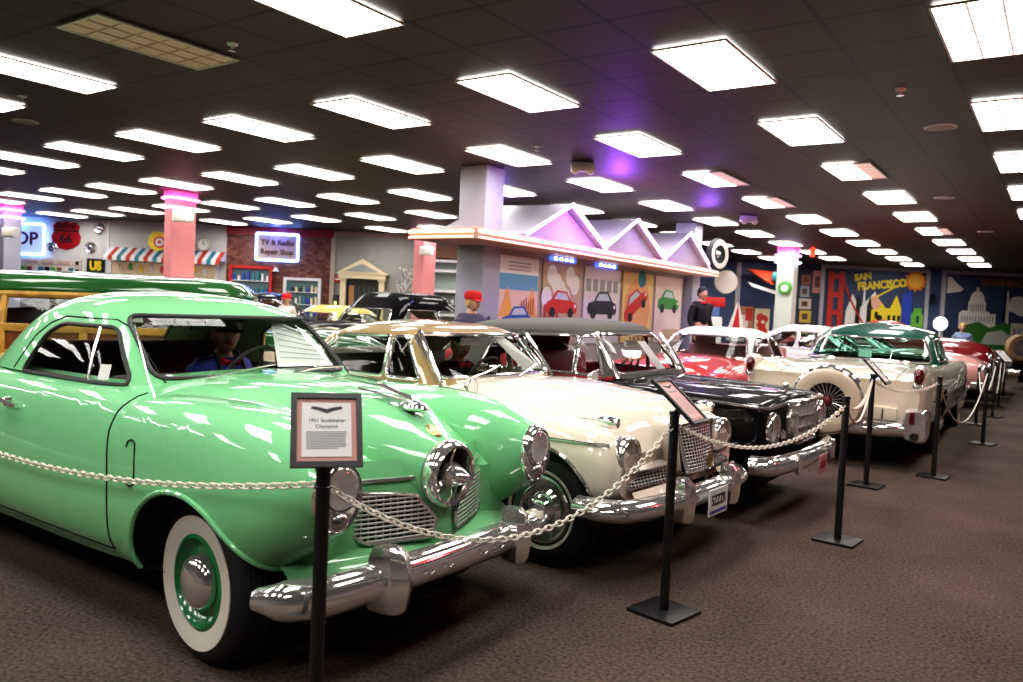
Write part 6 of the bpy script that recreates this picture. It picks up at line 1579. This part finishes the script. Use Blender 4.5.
def figure(label, loc, rz, shirt, trousers, sit=False, hat=None, hatm=None, hair=None, tie=None, braces=False, jacket=None, h=1.0, head_yaw=0., skin=None, cuff=None):
    t = thing('person', label, 'person', loc, rz, 'mannequins among the cars'); 
    sk = skin or SKIN
    k = h
    if sit:
        hip, chest, sh, nk, hd = (0,0,.10), (-.04,0,.36), (-.05,0,.50), (-.045,0,.58), (-.02,0,.715)
        legs = lambda s: [(.05,s*.09,.10),(.46,s*.12,.13),(.56,s*.12,-.28),(.68,s*.12,-.33)]
        arms = lambda s: [(-.05,s*.17,.49),(.08,s*.24,.27),(.30,s*.18,.30),(.36,s*.17,.31)]
    else:
        hip, chest, sh, nk, hd = (0,0,.93), (0,0,1.20), (-.01,0,1.38), (0,0,1.47), (.025,0,1.60)
        legs = lambda s: [(0,s*.09,.90),(.02,s*.10,.50),(-.01,s*.10,.09),(.14,s*.11,.04)]
        arms = lambda s: [(-.01,s*.18,1.37),(-.03,s*.25,1.10),(.08,s*.26,.88),(.10,s*.26,.82)]
    sc = lambda p: (p[0]*k,p[1]*k,p[2]*k)
    V = [hip,chest,sh,nk,(hd[0]*.6+nk[0]*.4,0,hd[2]-.06)]; E = [(0,1),(1,2),(2,3),(3,4)]; Rr = [(.15,.115),(.145,.11),(.10,.085),.052,.055]
    for s in (-1,1):
        A = arms(s); b = len(V); V += A; E += [(2,b),(b,b+1),(b+1,b+2),(b+2,b+3)]; Rr += [.055,.046,.032,.028]
        Lg = legs(s); b = len(V); V += Lg; E += [(0,b),(b,b+1),(b+1,b+2),(b+2,b+3)]; Rr += [.09,.062,.042,.036]
    v, f = skin_mesh([sc(p) for p in V], E, [tuple(q*k for q in (r if isinstance(r,tuple) else (r,r))) for r in Rr])
    mb = MB().add(v, f)
    X = head_mb(mb, sc(hd), head_yaw)
    for s in (-1,1):
        A = arms(s); d = Vector(A[3])-Vector(A[2]); hand_mb(mb, sc(A[3]), d, (0,0,1) if sit else (0,s,0), s if sit else 1, .55)
    mb.build('body', [sk, mat('eye_white', (.75,.72,.68), .3), mat('eye_dark', (.03,.02,.015), .4), mat('lip_red', (.45,.10,.08), .5)], t, ang=80)
    # clothes
    V = [hip,chest,sh,((sh[0]+nk[0])/2,0,lerp(sh[2],nk[2],.85))]; E = [(0,1),(1,2),(2,3)]; Rr = [(.175,.14),(.185,.145),(.178,.14),.070]
    for s in (-1,1):
        A = arms(s)[:3]; b = len(V); V += A; E += [(2,b),(b,b+1),(b+1,b+2)]; Rr += [.094,.066,.048]
    v, f = skin_mesh([sc(p) for p in V], E, [tuple(q*k for q in (r if isinstance(r,tuple) else (r,r))) for r in Rr])
    MB().add(v, f).build('jacket' if jacket else 'shirt', jacket or shirt, t, ang=80)
    V = [hip,(hip[0],0,hip[2]-.06)]; E = [(0,1)]; Rr = [(.160,.128),(.15,.12)]
    for s in (-1,1):
        Lg = legs(s)[:3]; b = len(V); V += Lg; E += [(1,b),(b,b+1),(b+1,b+2)]; Rr += [.10,.075,.058]
    v, f = skin_mesh([sc(p) for p in V], E, [tuple(q*k for q in (r if isinstance(r,tuple) else (r,r))) for r in Rr])
    MB().add(v, f).build('trousers', trousers, t, ang=80)
    for s in (-1,1):
        q = legs(s)[3]; MB().ell((q[0]*k-.03,q[1]*k,q[2]*k), (.14,.05,.045), 16, 8).build('shoe', BLACKP, t)
    HX = X
    if hair: 
        rows = []
        for i in range(9):
            a = PI/2*i/8; z = .125*math.sin(a)+.0; w = math.cos(a)**.6 if a < PI/2 else 0
            rows.append([((.106*math.cos(b)-(.0 if math.cos(b) < 0 else .012))*w-.004, .086*math.sin(b)*w, z+.012+(-.055 if (math.cos(b) < .25 and i == 0) else .03 if i == 0 and math.cos(b) > .6 else 0)) for b in [2*PI*q/28 for q in range(28)]])
        MB().grid(rows, cv=True, xf=HX).build('hair', hair, t)
    if hat:
        rows = [[(r*1.05*math.cos(b)+dx, r*.88*math.sin(b), z) for b in [2*PI*q/28 for q in range(28)]] for r, z, dx in ((.106,.030,-.004),(.112,.06,-.006),(.118,.095,-.008),(.10,.128,-.006),(.05,.142,-.006),(.005,.145,-.006))]
        cb = MB().grid(rows, cv=True, xf=HX)
        br = [[(.085+.02*math.cos(b)+q*.07*math.cos(b), .082*math.sin(b), .034-.018*q) for b in [-PI/2+PI*j/12 for j in range(13)]] for q in (0,.5,1)]
        cb.grid(br, xf=HX); cb.build('cap', hatm, t)
    if tie:
        b = MB(); c = (nk[0]*k+.075*k, 0, (nk[2]-.045)*k)
        for s in (-1,1): b.add([(c[0]+.02,s*.008,c[2]-.012),(c[0]+.02,s*.008,c[2]+.012),(c[0]+.005,s*.072,c[2]+.032),(c[0]+.005,s*.072,c[2]-.032),(c[0]+.04,s*.04,c[2])], [(0,1,4),(1,2,4),(2,3,4),(3,0,4)])
        b.ell((c[0]+.03,0,c[2]), (.014,.014,.016), 10, 6); b.build('bow_tie', tie, t)
    if braces:
        for s in (-1,1):
            P = [(chest[0]*k+.125*k,s*.08,(hip[2]+.06)*k),(chest[0]*k+.135*k,s*.085,chest[2]*k),(sh[0]*k+.115*k,s*.085,(sh[2]-.0)*k),(sh[0]*k+.02,s*.085,(sh[2]+.105)*k)]
            MB().tube(spline(P,4), .011, 6).build('braces', BLACKP, t)
    return t
BLUESH = mat('blue_shirt_cloth', (.06,.07,.45), .8); DARKCL = mat('dark_cloth', (.012,.011,.014), .85); REDCL = mat('red_cloth', (.60,.012,.015), .75); PURPL = mat('purple_grey_cloth', (.075,.06,.12), .85)
figure('seated mannequin in blue shirt, red bow tie and black cap inside the green coupe', (-2.83-1.34,2.70+.30,.60), .0, BLUESH, DARKCL, True, True, BLACKP, None, REDCL, True, h=.92, head_yaw=-.35, skin=mat('mannequin_skin_brightened', (.80,.38,.26), .5))  # skin colour lightened to brighten the face in the dark cabin
figure('seated mannequin in dark coat with red scarf inside the cream coupe with tan roof', (-2.43-1.55,4.72+.33,.53), -.04, DARKCL, DARKCL, True, True, BLACKP, None, REDCL, False, h=.92, head_yaw=-.4)
figure('standing mannequin in red cap and purple jacket beside the tall pillar', VW(-.52,0,10.1), -.25, PURPL, DARKCL, False, True, REDCL, mat('fair_hair', (.6,.42,.12), .7), None, False, jacket=PURPL, h=.965, head_yaw=.15)
figure('standing mannequin in red cap far off before the brick wall', VW(-4.93,0,17.5), -1.2, PAPER, DARKCL, False, True, REDCL, None, None, False, h=.90)
t_ = thing('plinth', 'dark plinth under the mannequin in the suit', 'plinth', VW(3.55,0,15.2), YAW); MB().box((0,0,.17), (.7,.7,.34)).build('block', DKGREY, t_, bev=.02)
MB().box((0,0,.355), (.74,.74,.03)).build('top', BLACKP, t_)
p_ = VW(3.55,.37,15.2)
figure('standing mannequin in dark suit with black hair beside the fuel pump', p_, YAW-1.0, PAPER, DARKCL, False, False, None, BLACKP, REDCL, False, jacket=DARKCL, h=.97, head_yaw=0)
figure('fair haired mannequin in pale blue shirt far down the aisle', VW(13.0,0,23.2), -1.4, mat('pale_blue_cloth', (.25,.33,.50), .8), DARKCL, False, False, None, mat('fair_hair'), None, False, h=.95)
# newspaper propped inside the windshield of the green coupe
b = MB(); rows = []
A, B, C_, D_ = Vector((-3.86,3.06,1.37)), Vector((-3.70,3.22,1.28)), Vector((-3.52,3.25,1.115)), Vector((-3.62,2.93,1.11))
for i in range(9):
    r = []
    for j in range(9):
        u, v_ = i/8, j/8; p = A.lerp(B,u).lerp(D_.lerp(C_,u), v_)+Vector((.012*math.sin(u*5+v_*2),0,.008*math.sin(v_*6))); r.append(tuple(p))
    rows.append(r)
o = b.grid(rows).build('newspaper', PAPER, None); tag(o, 'open newspaper page propped inside the windshield of the green coupe', 'newspaper')
ink = MB()
for k in range(7):
    v_ = .10+.115*k
    pts = [A.lerp(B,u).lerp(D_.lerp(C_,u), v_)+Vector((.012*math.sin(u*5+v_*2)+.006,-.006,.008*math.sin(v_*6)+.004)) for u in [.08+.84*q/10 for q in range(11)]]
    ink.tube([tuple(p) for p in pts], (.0022 if k else .006), 4)
ink.build('print_lines', mat('print_grey', (.38,.38,.39), .8), o)
A, B, C_, D_ = Vector((-3.66,5.0,1.275)), Vector((-3.62,5.10,1.27)), Vector((-3.40,5.34,1.03)), Vector((-3.50,5.22,1.02))
o = MB().add([tuple(A),tuple(B),tuple(C_),tuple(D_)], [(0,1,2,3)]).build('price_sheet', PAPER, None, smooth=False); tag(o, 'white sheet propped behind the windshield of the cream coupe', 'paper sheet')
MB().add([tuple(Vector((-3.05,6.70,1.20))),tuple(Vector((-3.03,6.80,1.20))),tuple(Vector((-2.98,6.92,1.01))),tuple(Vector((-3.0,6.78,1.01)))], [(0,1,2,3)])
o = MB().add([(-3.17,6.55,1.25),(-3.15,6.66,1.25),(-3.05,6.92,1.0),(-3.07,6.78,1.0)], [(0,1,2,3)]).build('price_sheet', PAPER, None, smooth=False); tag(o, 'white sheet propped behind the windshield of the black convertible', 'paper sheet')
# ------------------------------------------------------------------ added unseen point lights tinting ceiling and walls, world, colour
def lamp(name, loc, col, power, r=.2):  # bare point light without a fixture, added for coloured glow
    l = bpy.data.lights.new(name, 'POINT'); l.color = col; l.energy = power; l.shadow_soft_size = r
    o = bpy.data.objects.new(name, l); COL.objects.link(o); o.location = loc; return o
lamp('added_blue_tint', VW(-14.1, 3.25, DL-.35), (.08,.2,1.), 14, .1)
lamp('added_blue_tint', VW(-6.7, 3.3, DL-.45), (.12,.15,1.), 14, .1)
lamp('added_violet_tint', (-8.4,11.5,3.2), (.2,.18,1.), 22, .1)
lamp('added_violet_tint', (-5.5,14.0,3.05), (.35,.12,1.), 22, .1)
lamp('added_violet_tint', (-5.55,10.6,3.0), (.35,.08,1.), 55, .1)
lamp('added_red_tint', (.75,6.6,3.2), (1.,.04,.05), 45, .1)
w = bpy.data.worlds.new('world'); scene.world = w; w.use_nodes = True
w.node_tree.nodes['Background'].inputs[0].default_value = (.02,.017,.015,1); w.node_tree.nodes['Background'].inputs[1].default_value = .5
scene.view_settings.view_transform = 'Standard'; scene.view_settings.look = 'Medium High Contrast'
scene.view_settings.exposure = .35; scene.view_settings.gamma = 1.
scene.cycles.use_denoising = True
scene.cycles.max_bounces = 8; scene.cycles.diffuse_bounces = 3; scene.cycles.glossy_bounces = 4; scene.cycles.transparent_max_bounces = 16
scene.cycles.sample_clamp_indirect = 6; scene.cycles.caustics_reflective = False; scene.cycles.caustics_refractive = False
